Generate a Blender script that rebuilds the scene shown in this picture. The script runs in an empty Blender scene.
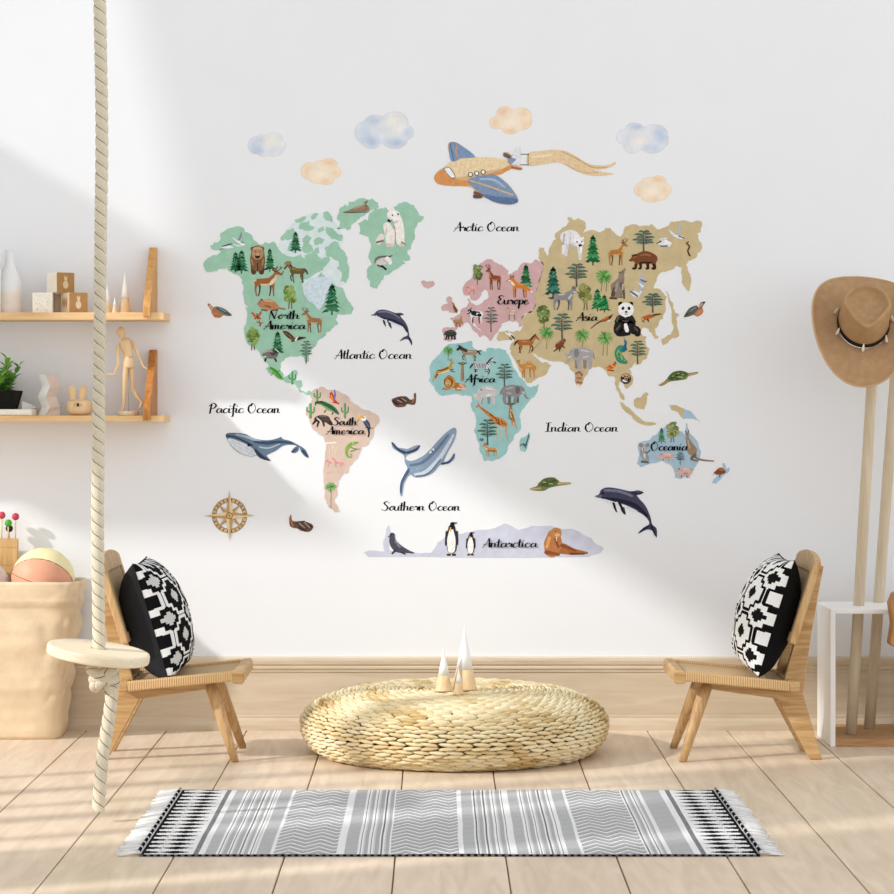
import bpy, bmesh, math, random
from mathutils import Vector, Matrix, noise as mnoise
random.seed(7)
SC = bpy.context.scene
COL = SC.collection
PI = math.pi
F_PX, CX, CY, DW, CAMH = 2538.5, 438.0, 400.0, 10.0, 1.3

def P(px, py, d):
    """photo pixel at distance d from the camera -> world point (wall at y = 0)"""
    return Vector(((px - CX) * d / F_PX, d - DW, CAMH - (py - CY) * d / F_PX))

def lin(c):
    c = c / 255.0
    return c / 12.92 if c <= 0.04045 else ((c + 0.055) / 1.055) ** 2.4

def rgb(h):
    if isinstance(h, str):
        h = (int(h[0:2], 16), int(h[2:4], 16), int(h[4:6], 16))
    return (lin(h[0]), lin(h[1]), lin(h[2]), 1.0)

# ------------------------------------------------------------------ materials
def new_mat(name):
    m = bpy.data.materials.new(name)
    m.use_nodes = True
    nt = m.node_tree
    b = nt.nodes['Principled BSDF']
    return m, nt, b

def N(nt, t, **kw):
    n = nt.nodes.new(t)
    for k, v in kw.items():
        setattr(n, k, v)
    return n

def plain(name, h, rough=0.6, spec=0.3, nscale=30, namt=0.06, bump=0.0, bscale=80, coat=0.0):
    m, nt, b = new_mat(name)
    tc = N(nt, 'ShaderNodeTexCoord')
    no = N(nt, 'ShaderNodeTexNoise'); no.inputs['Scale'].default_value = nscale; no.inputs['Detail'].default_value = 4
    nt.links.new(tc.outputs['Object'], no.inputs['Vector'])
    rp = N(nt, 'ShaderNodeMapRange'); rp.inputs['From Min'].default_value = .3; rp.inputs['From Max'].default_value = .7
    rp.inputs['To Min'].default_value = 1 - namt; rp.inputs['To Max'].default_value = 1 + namt
    nt.links.new(no.outputs['Fac'], rp.inputs['Value'])
    mx = N(nt, 'ShaderNodeMix', data_type='RGBA', blend_type='MULTIPLY'); mx.inputs[0].default_value = 1
    mx.inputs[6].default_value = rgb(h)
    nt.links.new(rp.outputs[0], mx.inputs[7])
    nt.links.new(mx.outputs[2], b.inputs['Base Color'])
    b.inputs['Roughness'].default_value = rough
    b.inputs['Specular IOR Level'].default_value = spec
    b.inputs['Coat Weight'].default_value = coat
    if bump:
        n2 = N(nt, 'ShaderNodeTexNoise'); n2.inputs['Scale'].default_value = bscale; n2.inputs['Detail'].default_value = 5
        nt.links.new(tc.outputs['Object'], n2.inputs['Vector'])
        bp = N(nt, 'ShaderNodeBump'); bp.inputs['Strength'].default_value = bump; bp.inputs['Distance'].default_value = .004
        nt.links.new(n2.outputs['Fac'], bp.inputs['Height']); nt.links.new(bp.outputs[0], b.inputs['Normal'])
    return m

def wood(name, light, dark, axis='X', scale=14, stretch=9, rough=0.5, contrast=1.0):
    m, nt, b = new_mat(name)
    tc = N(nt, 'ShaderNodeTexCoord')
    mp = N(nt, 'ShaderNodeMapping')
    s = [scale] * 3; s['XYZ'.index(axis)] = scale / stretch
    mp.inputs['Scale'].default_value = s
    nt.links.new(tc.outputs['Object'], mp.inputs['Vector'])
    no = N(nt, 'ShaderNodeTexNoise'); no.inputs['Scale'].default_value = 2.2; no.inputs['Detail'].default_value = 6; no.inputs['Distortion'].default_value = 1.6
    nt.links.new(mp.outputs[0], no.inputs['Vector'])
    cr = N(nt, 'ShaderNodeValToRGB')
    cr.color_ramp.elements[0].position = .5 - .22 / contrast; cr.color_ramp.elements[0].color = rgb(dark)
    cr.color_ramp.elements[1].position = .5 + .18 / contrast; cr.color_ramp.elements[1].color = rgb(light)
    nt.links.new(no.outputs['Fac'], cr.inputs[0]); nt.links.new(cr.outputs[0], b.inputs['Base Color'])
    b.inputs['Roughness'].default_value = rough; b.inputs['Specular IOR Level'].default_value = .3
    bp = N(nt, 'ShaderNodeBump'); bp.inputs['Strength'].default_value = .12; bp.inputs['Distance'].default_value = .002
    nt.links.new(no.outputs['Fac'], bp.inputs['Height']); nt.links.new(bp.outputs[0], b.inputs['Normal'])
    return m

def attr_mat(name, rough=.7, spec=.25, nscale=60, namt=.12, bump=0, bscale=200, detail=3):
    m, nt, b = new_mat(name)
    at = N(nt, 'ShaderNodeAttribute'); at.attribute_name = 'Col'
    tc = N(nt, 'ShaderNodeTexCoord')
    no = N(nt, 'ShaderNodeTexNoise'); no.inputs['Scale'].default_value = nscale; no.inputs['Detail'].default_value = detail
    nt.links.new(tc.outputs['Object'], no.inputs['Vector'])
    rp = N(nt, 'ShaderNodeMapRange'); rp.inputs['From Min'].default_value = .3; rp.inputs['From Max'].default_value = .7
    rp.inputs['To Min'].default_value = 1 - namt; rp.inputs['To Max'].default_value = 1 + namt
    nt.links.new(no.outputs['Fac'], rp.inputs['Value'])
    mx = N(nt, 'ShaderNodeMix', data_type='RGBA', blend_type='MULTIPLY'); mx.inputs[0].default_value = 1
    nt.links.new(at.outputs['Color'], mx.inputs[6]); nt.links.new(rp.outputs[0], mx.inputs[7])
    nt.links.new(mx.outputs[2], b.inputs['Base Color'])
    b.inputs['Roughness'].default_value = rough; b.inputs['Specular IOR Level'].default_value = spec
    if bump:
        n2 = N(nt, 'ShaderNodeTexNoise'); n2.inputs['Scale'].default_value = bscale
        nt.links.new(tc.outputs['Object'], n2.inputs['Vector'])
        bp = N(nt, 'ShaderNodeBump'); bp.inputs['Strength'].default_value = bump; bp.inputs['Distance'].default_value = .003
        nt.links.new(n2.outputs['Fac'], bp.inputs['Height']); nt.links.new(bp.outputs[0], b.inputs['Normal'])
    return m

M = {}
M['wall'] = plain('wall_paint', 'ebedf0', .9, .15, 3, .008, .05, 240)
M['side_wall'] = plain('side_wall_paint', 'e8e8e8', .9, .15, 3, .01)
M['skirting'] = wood('skirting_wood', 'd8c8b0', 'cab79c', 'X', 10, 10, .55)
M['shelf'] = wood('shelf_wood', 'eac898', 'd9ad76', 'X', 16, 12)
M['bracket'] = wood('bracket_wood', 'd8a868', 'b97f40', 'Z', 14, 8)
M['bracket_dark'] = wood('bracket_wood_red', 'c68a4c', '9c5a24', 'Z', 14, 8)
M['chair'] = wood('chair_oak', 'cfac7a', 'a97f4e', 'X', 18, 9, .5)
M['chair_leg'] = wood('chair_leg_oak', 'd3b080', 'ae8454', 'Z', 18, 8, .5)
M['pale'] = wood('pale_pine', 'f4e6cc', 'e6d2b0', 'X', 12, 8, .6)
M['pale_z'] = wood('pale_turned_wood', 'eed2a8', 'e0bd8c', 'Z', 14, 8, .5)
M['dowel'] = wood('dowel_beech', 'd6c8b0', 'c6b496', 'Z', 14, 10, .5)
M['rack_base'] = wood('rack_base_wood', 'c39a6c', 'a9794a', 'X', 14, 8, .5)
M['white'] = plain('white_lacquer', 'f8f8f6', .5, .4, 10, .01)
M['print'] = attr_mat('watercolour_print', .85, .1, 85, .11, detail=2)
M['decal'] = attr_mat('watercolour_decal', .85, .1, 26, .07, detail=5)
M['ink'] = plain('black_ink', '0c0d10', .8, .1)
M['paint'] = attr_mat('painted', .55, .3, 40, .05)
M['weave'] = attr_mat('dried_grass', .75, .2, 200, .12, .2, 300)
M['cloth'] = attr_mat('woven_cotton', .95, .05, 500, .10, .3, 700)
M['rope'] = attr_mat('rope_fibre', .95, .05, 350, .14, .35, 420)
M['felt'] = plain('tan_felt', 'b08d68', .95, .1, 35, .10, .25, 120)
M['felt_edge'] = plain('felt_binding', 'c6a27c', .9, .1)
M['black'] = plain('black_leather', '17140f', .6, .3)
M['tooth'] = plain('ivory', 'efe9dc', .4, .4, 60, .06)
M['leather'] = plain('tan_leather', 'b98550', .55, .35, 25, .1, .2, 90)
M['leaf'] = attr_mat('leaf', .5, .35, 60, .12)
M['pot'] = plain('black_fabric_pot', '1c1b1a', .9, .1, 120, .2, .3, 200)
M['soil'] = plain('potting_soil', '4a3b2c', 1, .05, 80, .3, .5, 90)
M['rubber'] = attr_mat('ball_rubber', .5, .35, 20, .02)
# ------------------------------------------------------------------ mesh builder
class MB:
    def __init__(s):
        s.V = []; s.F = []; s.C = []; s.S = []; s.MI = []
    def add(s, vs, fs, col=None, smooth=False, mi=0):
        o = len(s.V)
        s.V.extend([tuple(v) for v in vs])
        for k, f in enumerate(fs):
            s.F.append([i + o for i in f])
            c = col[k] if isinstance(col, list) else col
            s.C.append(c if c else (.8, .8, .8, 1)); s.S.append(smooth); s.MI.append(mi)
        return s
    def xf(s, fn):
        s.V = [tuple(fn(Vector(v))) for v in s.V]; return s
    def build(s, name, mat, parent=None, loc=None, fix=True, bevel=0, seg=2):
        o0 = Vector((0, 0, 0))
        if loc is not None: o0 = Vector(loc)
        base = o0
        p = parent
        while p is not None:
            base = base + p.location; p = p.parent
        me = bpy.data.meshes.new(name)
        me.from_pydata([tuple(Vector(v) - base) for v in s.V], [], s.F)
        for m in (mat if isinstance(mat, (list, tuple)) else [mat]): me.materials.append(m)
        me.polygons.foreach_set('use_smooth', s.S)
        me.polygons.foreach_set('material_index', s.MI)
        at = me.attributes.new('Col', 'FLOAT_COLOR', 'FACE')
        at.data.foreach_set('color', [x for c in s.C for x in c])
        if fix:
            bm = bmesh.new(); bm.from_mesh(me)
            bmesh.ops.recalc_face_normals(bm, faces=bm.faces[:]); bm.to_mesh(me); bm.free()
        me.update()
        o = bpy.data.objects.new(name, me); COL.objects.link(o)
        o.location = o0
        if parent is not None: o.parent = parent
        if bevel:
            bv = o.modifiers.new('bevel', 'BEVEL'); bv.width = bevel; bv.segments = seg; bv.limit_method = 'ANGLE'; bv.angle_limit = .6
        return o
    # ---- shapes
    def box(s, a, b, col=None, mi=0):
        x0, y0, z0 = a; x1, y1, z1 = b
        v = [(x0,y0,z0),(x1,y0,z0),(x1,y1,z0),(x0,y1,z0),(x0,y0,z1),(x1,y0,z1),(x1,y1,z1),(x0,y1,z1)]
        return s.add(v, [(0,3,2,1),(4,5,6,7),(0,1,5,4),(1,2,6,5),(2,3,7,6),(3,0,4,7)], col, False, mi)
    def bar(s, p0, p1, w, h, up=(0, 0, 1), col=None):
        p0 = Vector(p0); p1 = Vector(p1); d = (p1 - p0).normalized(); up = Vector(up)
        a = d.cross(up).normalized(); u = a.cross(d).normalized()
        v = []
        for p in (p0, p1):
            for i, j in ((-1,-1),(1,-1),(1,1),(-1,1)):
                v.append(p + a * (i * w / 2) + u * (j * h / 2))
        return s.add(v, [(0,3,2,1),(4,5,6,7),(0,1,5,4),(1,2,6,5),(2,3,7,6),(3,0,4,7)], col)
    def prism(s, poly, f, t0, t1, col=None):
        """poly: 2-D points, f(a,b,t) -> 3-D point"""
        n = len(poly)
        v = [f(a, b, t0) for a, b in poly] + [f(a, b, t1) for a, b in poly]
        fs = [list(range(n)), list(range(2*n-1, n-1, -1))] + [(i, (i+1) % n, n + (i+1) % n, n + i) for i in range(n)]
        return s.add(v, fs, col)
    def tube(s, pts, rad, n=12, col=None, caps=True, smooth=True, closed=False):
        pts = [Vector(p) for p in pts]; m = len(pts)
        if not isinstance(rad, (list, tuple)): rad = [rad] * m
        ref = None; v = []
        for i, p in enumerate(pts):
            if closed: d = pts[(i+1) % m] - pts[i-1]
            else: d = pts[min(i+1, m-1)] - pts[max(i-1, 0)]
            d.normalize()
            if ref is None:
                ref = d.orthogonal().normalized()
            ref = (ref - d * ref.dot(d)).normalized(); b = d.cross(ref)
            for k in range(n):
                a = 2 * PI * k / n
                v.append(p + (ref * math.cos(a) + b * math.sin(a)) * rad[i])
        fs = []
        for i in range(m if closed else m - 1):
            for k in range(n):
                j = (i + 1) % m
                fs.append((i*n + k, i*n + (k+1) % n, j*n + (k+1) % n, j*n + k))
        if caps and not closed:
            fs.append(list(range(n))[::-1]); fs.append([(m-1)*n + k for k in range(n)])
        s.add(v, fs, col, smooth)
        if caps and not closed: s.S[-1] = s.S[-2] = False
        return s
    def lathe(s, c, prof, n=32, col=None, smooth=True, sx=1, sy=1):
        """prof: (r, z) list; col may be a list per ring segment"""
        v = []; fs = []; cl = []
        for r, z in prof:
            for k in range(n):
                a = 2 * PI * k / n
                v.append((c[0] + r * sx * math.cos(a), c[1] + r * sy * math.sin(a), c[2] + z))
        for i in range(len(prof) - 1):
            for k in range(n):
                fs.append((i*n + k, i*n + (k+1) % n, (i+1)*n + (k+1) % n, (i+1)*n + k)); cl.append(col[i] if isinstance(col, list) else col)
        fs.append(list(range(n))[::-1]); cl.append(col[0] if isinstance(col, list) else col)
        fs.append([(len(prof)-1)*n + k for k in range(n)]); cl.append(col[-1] if isinstance(col, list) else col)
        s.add(v, fs, cl, smooth); s.S[-1] = s.S[-2] = False
        return s
    def ball(s, c, r, col=None, n=20, m=12, rz=None, fcol=None):
        if not isinstance(r, (tuple, list)): r = (r, r, r)
        v = []; fs = []; cl = []
        for i in range(m + 1):
            t = PI * i / m
            for k in range(n):
                a = 2 * PI * k / n
                v.append((c[0] + r[0]*math.sin(t)*math.cos(a), c[1] + r[1]*math.sin(t)*math.sin(a), c[2] + r[2]*math.cos(t)))
        for i in range(m):
            for k in range(n):
                fs.append((i*n + k, (i+1)*n + k, (i+1)*n + (k+1) % n, i*n + (k+1) % n))
                if fcol:
                    t = PI*(i+.5)/m; a = 2*PI*(k+.5)/n
                    cl.append(fcol(math.sin(t)*math.cos(a), math.sin(t)*math.sin(a), math.cos(t)))
                else: cl.append(col)
        s.add(v, fs, cl, True)
        return s

def weld(o, d=1e-5):
    bm = bmesh.new(); bm.from_mesh(o.data); bmesh.ops.remove_doubles(bm, verts=bm.verts[:], dist=d)
    bmesh.ops.recalc_face_normals(bm, faces=bm.faces[:]); bm.to_mesh(o.data); bm.free(); return o

def thing(name, label, cat, loc=(0, 0, 0), group=None):
    o = bpy.data.objects.new(name, None); COL.objects.link(o); o.location = loc; o.empty_display_size = .1
    return tag(o, label, cat, group)
def tag(o, label, cat, group=None):
    o['label'] = label; o['category'] = cat
    if group: o['group'] = group
    return o
def struct(o):
    o['kind'] = 'structure'; return o

def crom(pts, n=6, closed=False):
    """Catmull-Rom through tuples of any length"""
    out = []; m = len(pts)
    rng = range(m if closed else m - 1)
    for i in rng:
        g = lambda k: pts[k % m] if closed else pts[max(0, min(m - 1, k))]
        p0, p1, p2, p3 = g(i-1), g(i), g(i+1), g(i+2)
        for t in range(n):
            t = t / n
            out.append(tuple(.5*((2*b) + (-a+c)*t + (2*a-5*b+4*c-d)*t*t + (-a+3*b-3*c+d)*t**3) for a, b, c, d in zip(p0, p1, p2, p3)))
    if not closed: out.append(tuple(pts[-1]))
    return out
# ------------------------------------------------------------------ room
XL = -3.2
b = MB(); b.box((-3.4, 0, 0), (4.2, .15, 6.3)); struct(b.build('wall_back', M['wall']))
# floor: pale boards running towards the wall, joints every 0.315 m
fm, nt, pb = new_mat('floor_boards')
tc = N(nt, 'ShaderNodeTexCoord'); mp = N(nt, 'ShaderNodeMapping'); mp.inputs['Scale'].default_value = (9, 1.1, 1)
nt.links.new(tc.outputs['Object'], mp.inputs['Vector'])
no = N(nt, 'ShaderNodeTexNoise'); no.inputs['Scale'].default_value = 2.0; no.inputs['Detail'].default_value = 7; no.inputs['Distortion'].default_value = 1.2
nt.links.new(mp.outputs[0], no.inputs['Vector'])
cr = N(nt, 'ShaderNodeValToRGB'); cr.color_ramp.elements[0].position = .3; cr.color_ramp.elements[1].position = .68
cr.color_ramp.elements[0].color = rgb('d6c1a6'); cr.color_ramp.elements[1].color = rgb('e8d4bc')
nt.links.new(no.outputs['Fac'], cr.inputs[0])
at = N(nt, 'ShaderNodeAttribute'); at.attribute_name = 'Col'
mx = N(nt, 'ShaderNodeMix', data_type='RGBA', blend_type='MULTIPLY'); mx.inputs[0].default_value = 1
nt.links.new(cr.outputs[0], mx.inputs[6]); nt.links.new(at.outputs['Color'], mx.inputs[7])
nt.links.new(mx.outputs[2], pb.inputs['Base Color']); pb.inputs['Roughness'].default_value = .5; pb.inputs['Specular IOR Level'].default_value = .25
b = MB()
W = 80 / 253.85; X0 = (7 - CX) / 253.85; G = .0042
b.box((-3.4, -15, -.12), (4.2, .15, -.008), (.12, .085, .06, 1))
for k in range(-6, 19):
    xa = X0 + k * W
    if xa < -3.4 or xa + W > 4.3: continue
    t = 1 + random.uniform(-.03, .03)
    c = (t, t * (1 + random.uniform(-.01, .01)), t * (1 + random.uniform(-.02, .02)), 1)
    x0, x1 = xa + G/2, min(xa + W - G/2, 4.2)
    e = .002
    v = [(x0, -15, -.01), (x0, -15, -e), (x0+e, -15, 0), (x1-e, -15, 0), (x1, -15, -e), (x1, -15, -.01)]
    v += [(a, 0, z) for a, _, z in v]
    b.add(v, [(i, i+1, i+7, i+6) for i in range(5)], c)
struct(b.build('floor', fm, fix=False))
# skirting board with mouldings
b = MB()
H = .290
prof = [(0, 0), (-.026, 0), (-.026, .022), (-.022, .040), (-.016, .048), (-.016, .058), (-.013, .060), (-.013, .228), (-.017, .231), (-.017, .238),
        (-.022, .244), (-.022, .250), (-.019, .254), (-.024, .262), (-.026, .276), (-.024, .286), (-.016, .290), (0, .290)]
b.prism(prof, lambda y, z, t: (t, y, z), -3.2, 4.2)
struct(b.build('baseboard_back', M['skirting']))
# unseen left wall; height and window openings shaped to place the sun patches
b = MB()
def lw(u0, u1, z0, z1): b.box((XL - .1, -u1, z0), (XL, -u0, z1))
lw(0, 14, 0, .35)                      # below the sills
lw(0, .30, .35, 6.3)                   # corner pier
b.prism([(.30, 1.878), (.84, 1.885), (1.249, 2.425), (1.30, 2.514), (1.02, 2.514), (1.02, 3.20), (.30, 3.20)], lambda u, z, t: (t, -u, z), XL - .1, XL)   # added panel, outline cut to cast the grey patch on the back wall
b.prism([(1.02, 3.50), (1.02, 6.3), (.66, 6.3)], lambda u, z, t: (t, -u, z), XL - .1, XL)  # slanted to shape the sun's edge high on the back wall
lw(1.02, 14, 3.02, 6.3)
lw(3.72, 4.18, .35, 3.02); lw(4.34, 14, .35, 3.02)
lw(3.05, 3.72, 2.42, 3.02)  # added to keep sun off the right part of the floor
struct(b.build('wall_left_sun_mask', M['side_wall']))
b = MB()
for u, w in ((2.05, .035), (2.42, .075), (2.75, .03), (3.02, .09), (3.38, .04), (3.64, .07)):
    b.box((XL - .09, -u - w/2, .35), (XL - .02, -u + w/2, 3.02))
b.box((XL - .09, -3.72, 1.48), (XL - .02, -2.03, 1.51))
struct(b.build('window_1', M['white']))
b = MB()                                # unseen slats added to weaken the sun through the high opening
for k in range(84):
    b.box((XL - .066, -1.02, 3.225 + .034*k), (XL - .056, -.30, 3.225 + .034*k + .008))
struct(b.build('sun_slats', M['white']))

# ------------------------------------------------------------------ light and camera
w = bpy.data.worlds.new('World'); SC.world = w; w.use_nodes = True
bg = w.node_tree.nodes['Background']; bg.inputs[0].default_value = (.955, .975, 1.0, 1)
wt = w.node_tree; wtc = N(wt, 'ShaderNodeTexCoord'); wsp = N(wt, 'ShaderNodeSeparateXYZ'); wt.links.new(wtc.outputs['Generated'], wsp.inputs[0])
wab = N(wt, 'ShaderNodeMath', operation='ABSOLUTE'); wt.links.new(wsp.outputs['Z'], wab.inputs[0])
wmr = N(wt, 'ShaderNodeMapRange'); wmr.inputs['From Max'].default_value = .85; wmr.inputs['To Min'].default_value = 1.50; wmr.inputs['To Max'].default_value = .84
wt.links.new(wab.outputs[0], wmr.inputs['Value']); wt.links.new(wmr.outputs[0], bg.inputs[1])   # overcast sky, brighter towards the horizon
sun = bpy.data.lights.new('sun', 'SUN'); sun.energy = 3.0; sun.angle = math.radians(2.2); sun.color = (1, .98, .95)
so = bpy.data.objects.new('sun', sun); COL.objects.link(so); so.location = (-6, -3, 5)
so.rotation_euler = Vector((1, .45, -.60)).to_track_quat('-Z', 'Y').to_euler()
cam = bpy.data.cameras.new('camera'); cam.sensor_width = 36; cam.lens = F_PX / 894 * 36
cam.shift_x = (447 - CX) / 894; cam.shift_y = -(447 - CY) / 894
cam.clip_end = 100
co = bpy.data.objects.new('camera', cam); COL.objects.link(co); co.location = (0, -DW, CAMH); co.rotation_euler = (PI/2, 0, 0)
SC.camera = co
SC.view_settings.view_transform = 'Standard'; SC.view_settings.look = 'None'; SC.view_settings.gamma = 1
SC.view_settings.exposure = 0.0; SC.view_settings.use_curve_mapping = False
# ------------------------------------------------------------------ shelves and what stands on them
def shelf(label, ztop, th, zbr, bmat):
    t = thing('wall_shelf', label, 'shelf', (-1.6, 0, ztop - th), 'wall shelves')
    b = MB(); b.box((-2.30, -.24, ztop - th), (-1.054, -.0005, ztop)); b.build('plank', M['shelf'], t, bevel=.0015)
    for k, x1 in enumerate((-1.105, -1.95)):
        b = MB()
        pr = [(-.0005, ztop + .0003), (-.0005, zbr), (-.036, zbr), (-.256, ztop + .022), (-.256, ztop - .017), (-.2405, ztop - .017), (-.2405, ztop + .0003)]
        b.prism(pr, lambda y, z, t_: (t_, y, z), x1 - .028, x1)
        b.build('bracket', bmat, t, bevel=.0015)
    return t
shelf('upper pine wall shelf carrying bottles, letter blocks and a trio of cones', 1.637, .029, 1.899, M['bracket'])
shelf('lower pine wall shelf carrying the potted plant and the jointed wooden figure', 1.240, .025, 1.497, M['bracket_dark'])
Z1 = 1.6373; Z2 = 1.2403
SS = 256.9
def sx(px): return (px - CX) / SS

# two-tone bottle
b = MB(); pr = [(.0465, 0), (.048, .004), (.048, .085), (.0475, .098), (.045, .118), (.038, .145), (.027, .172), (.0195, .19), (.0175, .205), (.0172, .246), (.014, .246), (.013, .20)]
t = tag(b.lathe((sx(9.6), -.12, Z1), pr[:], 40).build('bottle', plain('grey_glaze', 'e4e4e2', .2, .5, 8, .03, coat=.4)), 'pale grey bottle with slim neck and blush pink lower half on upper shelf', 'bottle')
b = MB(); v = []; n = 40
lo = [(.0484, .0), (.0487, .004), (.0487, .045), (.0487, .085)]
for k in range(n):
    a = 2*PI*k/n
    zt = .085 + .012*math.cos(a - .6)
    for r, z in ((.0484, .001), (.0487, .005), (.0487, zt)):
        v.append((sx(9.6) + r*math.cos(a), -.12 + r*math.sin(a), Z1 + z))
b.add(v, [(3*k+i, 3*((k+1) % n)+i, 3*((k+1) % n)+i+1, 3*k+i+1) for k in range(n) for i in range(2)], None, True)
b.build('dipped_base', plain('blush_glaze', 'e6d8cc', .35, .4, 30, .06), t)
b = MB(); b.lathe((sx(-9.5), -.186, Z1), [(.050, 0), (.052, .004), (.052, .16), (.047, .185), (.052, .21), (.0525, .246), (.0495, .246), (.045, .18)], 40)
tag(b.build('vase', plain('white_glaze', 'f2f2f0', .3, .5, 8, .01)), 'white cylinder vase at the frame edge beside the pale grey bottle', 'vase')

# toy blocks
def block(label, px, y, z, a, rot, faces):
    b = MB(); h = a / 2
    b.box((-h, -h, 0), (h, h, a))
    # faces order: bottom, top, front(-y), right(+x), back, left(-x)
    b.C = [rgb(c) for c in faces]  # sun-side faces paler, far faces darker: light put into the face colours
    cs, sn = math.cos(rot), math.sin(rot)
    b.xf(lambda v: Vector((v.x*cs - v.y*sn, v.x*sn + v.y*cs, v.z)) + Vector((sx(px), y, z)))
    o = b.build('letter_block', M['paint'], None, (sx(px), y, z), bevel=.002)
    tag(o, label, 'block', 'wooden letter blocks')
    # printed picture on faces
    def pic(side, col, kind):
        m = MB(); e = h + .0006
        def put(u, w): # u,w on face
            if side == 'f': return Vector((u, -e, h + w))
            if side == 'l': return Vector((-e, -u, h + w))
            return Vector((e, u, h + w))
        if kind == 'dots':
            r_ = random.Random(int(px*10))
            for i in range(34):
                u, w = r_.uniform(-h*.85, h*.85), r_.uniform(-h*.85, h*.85); q = r_.uniform(.001, .0022)
                m.add([put(u + q*math.cos(k), w + q*.7*math.sin(k)) for k in range(6)], [list(range(6))], rgb(col))
        elif kind == 'leaf':
            for dx in (-.012, .0, .012):
                pts = [(dx*(1.2) + .006*math.sin(t/6*PI)*s_, -.022 + t*.044/6) for s_ in (1,) for t in range(7)] + [(dx*1.2 - .006*math.sin(t/6*PI), -.022 + t*.044/6) for t in range(6, -1, -1)]
                m.add([put(*q) for q in pts], [list(range(len(pts)))], rgb(col))
        else:
            for (cx_, cz_, r1, r2) in ((0, -.008, .012, .016), (0, .014, .007, .008), (-.005, .022, .0022, .005), (.005, .022, .0022, .005)):
                m.add([put(cx_ + r1*math.cos(k*PI/6), cz_ + r2*math.sin(k*PI/6)) for k in range(12)], [list(range(12))], rgb(col))
        m.xf(lambda v: Vector((v.x*cs - v.y*sn, v.x*sn + v.y*cs, v.z)) + Vector((sx(px), y, z)))
        m.build('printed_picture', M['paint'], o, fix=False)
    return o, pic
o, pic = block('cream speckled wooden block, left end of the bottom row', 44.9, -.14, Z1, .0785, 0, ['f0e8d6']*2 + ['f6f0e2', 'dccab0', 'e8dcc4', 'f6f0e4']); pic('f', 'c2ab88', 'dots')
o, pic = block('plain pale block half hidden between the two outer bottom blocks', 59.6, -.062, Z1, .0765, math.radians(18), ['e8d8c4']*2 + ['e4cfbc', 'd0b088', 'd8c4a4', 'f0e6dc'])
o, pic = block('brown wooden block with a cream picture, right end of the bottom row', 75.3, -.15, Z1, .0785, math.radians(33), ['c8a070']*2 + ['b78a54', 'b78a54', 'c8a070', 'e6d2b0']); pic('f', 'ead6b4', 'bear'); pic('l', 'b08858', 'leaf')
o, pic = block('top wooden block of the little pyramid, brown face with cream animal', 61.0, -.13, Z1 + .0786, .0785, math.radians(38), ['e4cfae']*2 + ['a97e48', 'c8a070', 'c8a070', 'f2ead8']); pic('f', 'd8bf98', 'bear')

# cones (upper shelf and pouf)
def cone(label, x, y, z, r, h, split, group):
    t = thing('decorative_cone', label, 'ornament', (x, y, z), group)
    n = 40
    def ring(f): return (r * (1 - f), h * f)
    b = MB(); b.lathe((x, y, z), [(r*.97, 0), (r, .002), ring(.03), ring(.2), ring(split)], n); b.build('natural_wood_base', M['pale_z'], t)
    b = MB(); b.lathe((x, y, z), [(ring(split)[0]*1.004, h*split), ring(split*.6+.4*.98), ring(.97), (r*.018, h*.992), (.0004, h)], n); b.build('white_painted_tip', M['white'], t)
    return t
cone('tallest white tipped wooden cone on the upper shelf', sx(124.2), -.10, Z1, .0245, .165, .34, 'cones on the upper shelf')
cone('smallest wooden cone on the upper shelf, in front of the tallest', sx(116.2), -.165, Z1, .0105, .062, .45, 'cones on the upper shelf')
cone('middle sized cone on the upper shelf, partly behind the rope', sx(107.5), -.13, Z1, .0195, .115, .36, 'cones on the upper shelf')

# ---- lower shelf: book, plant, folded paper, zigzag vase, bunny, mannequin
b = MB(); b.box((sx(-42), -.225, Z2), (sx(36), -.04, Z2 + .024)); 
t = tag(b.build('book', plain('cream_cover', 'e9dfcf', .7, .2, 40, .05), bevel=.002), 'cream covered book lying flat under the black plant pot', 'book')
b = MB(); b.box((sx(-41.5), -.2265, Z2 + .004), (sx(35.3), -.042, Z2 + .020)); b.build('page_block', plain('page_paper', 'efe8db', .9, .1, 200, .1), t)
pc = Vector((sx(-3), -.135, Z2 + .0242))
t = thing('potted_plant', 'small leafy green plant in a black fabric pot on the cream book', 'plant', pc)
b = MB(); hb, ht, ph = .072, .090, .072
b.add([(-hb,-hb,0),(hb,-hb,0),(hb,hb,0),(-hb,hb,0),(-ht,-ht,ph),(ht,-ht,ph),(ht,ht,ph),(-ht,ht,ph),(-ht+.005,-ht+.005,ph),(ht-.005,-ht+.005,ph),(ht-.005,ht-.005,ph),(-ht+.005,ht-.005,ph),(-ht+.006,-ht+.006,ph-.012),(ht-.006,-ht+.006,ph-.012),(ht-.006,ht-.006,ph-.012),(-ht+.006,ht-.006,ph-.012)],
      [(0,3,2,1)] + [(i, (i+1) % 4, (i+1) % 4 + 4, i+4) for i in range(4)] + [(4+i, 4+(i+1) % 4, 8+(i+1) % 4, 8+i) for i in range(4)] + [(8+i, 8+(i+1) % 4, 12+(i+1) % 4, 12+i) for i in range(4)])
b.xf(lambda v: v + pc); b.build('pot', M['pot'], t, bevel=.003)
b = MB(); b.box((pc.x-ht+.010, pc.y-ht+.010, pc.z+ph-.020), (pc.x+ht-.010, pc.y+ht-.010, pc.z+ph-.010)); b.build('soil', M['soil'], t)
st = MB(); lf = MB(); R = random.Random(5)
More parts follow.
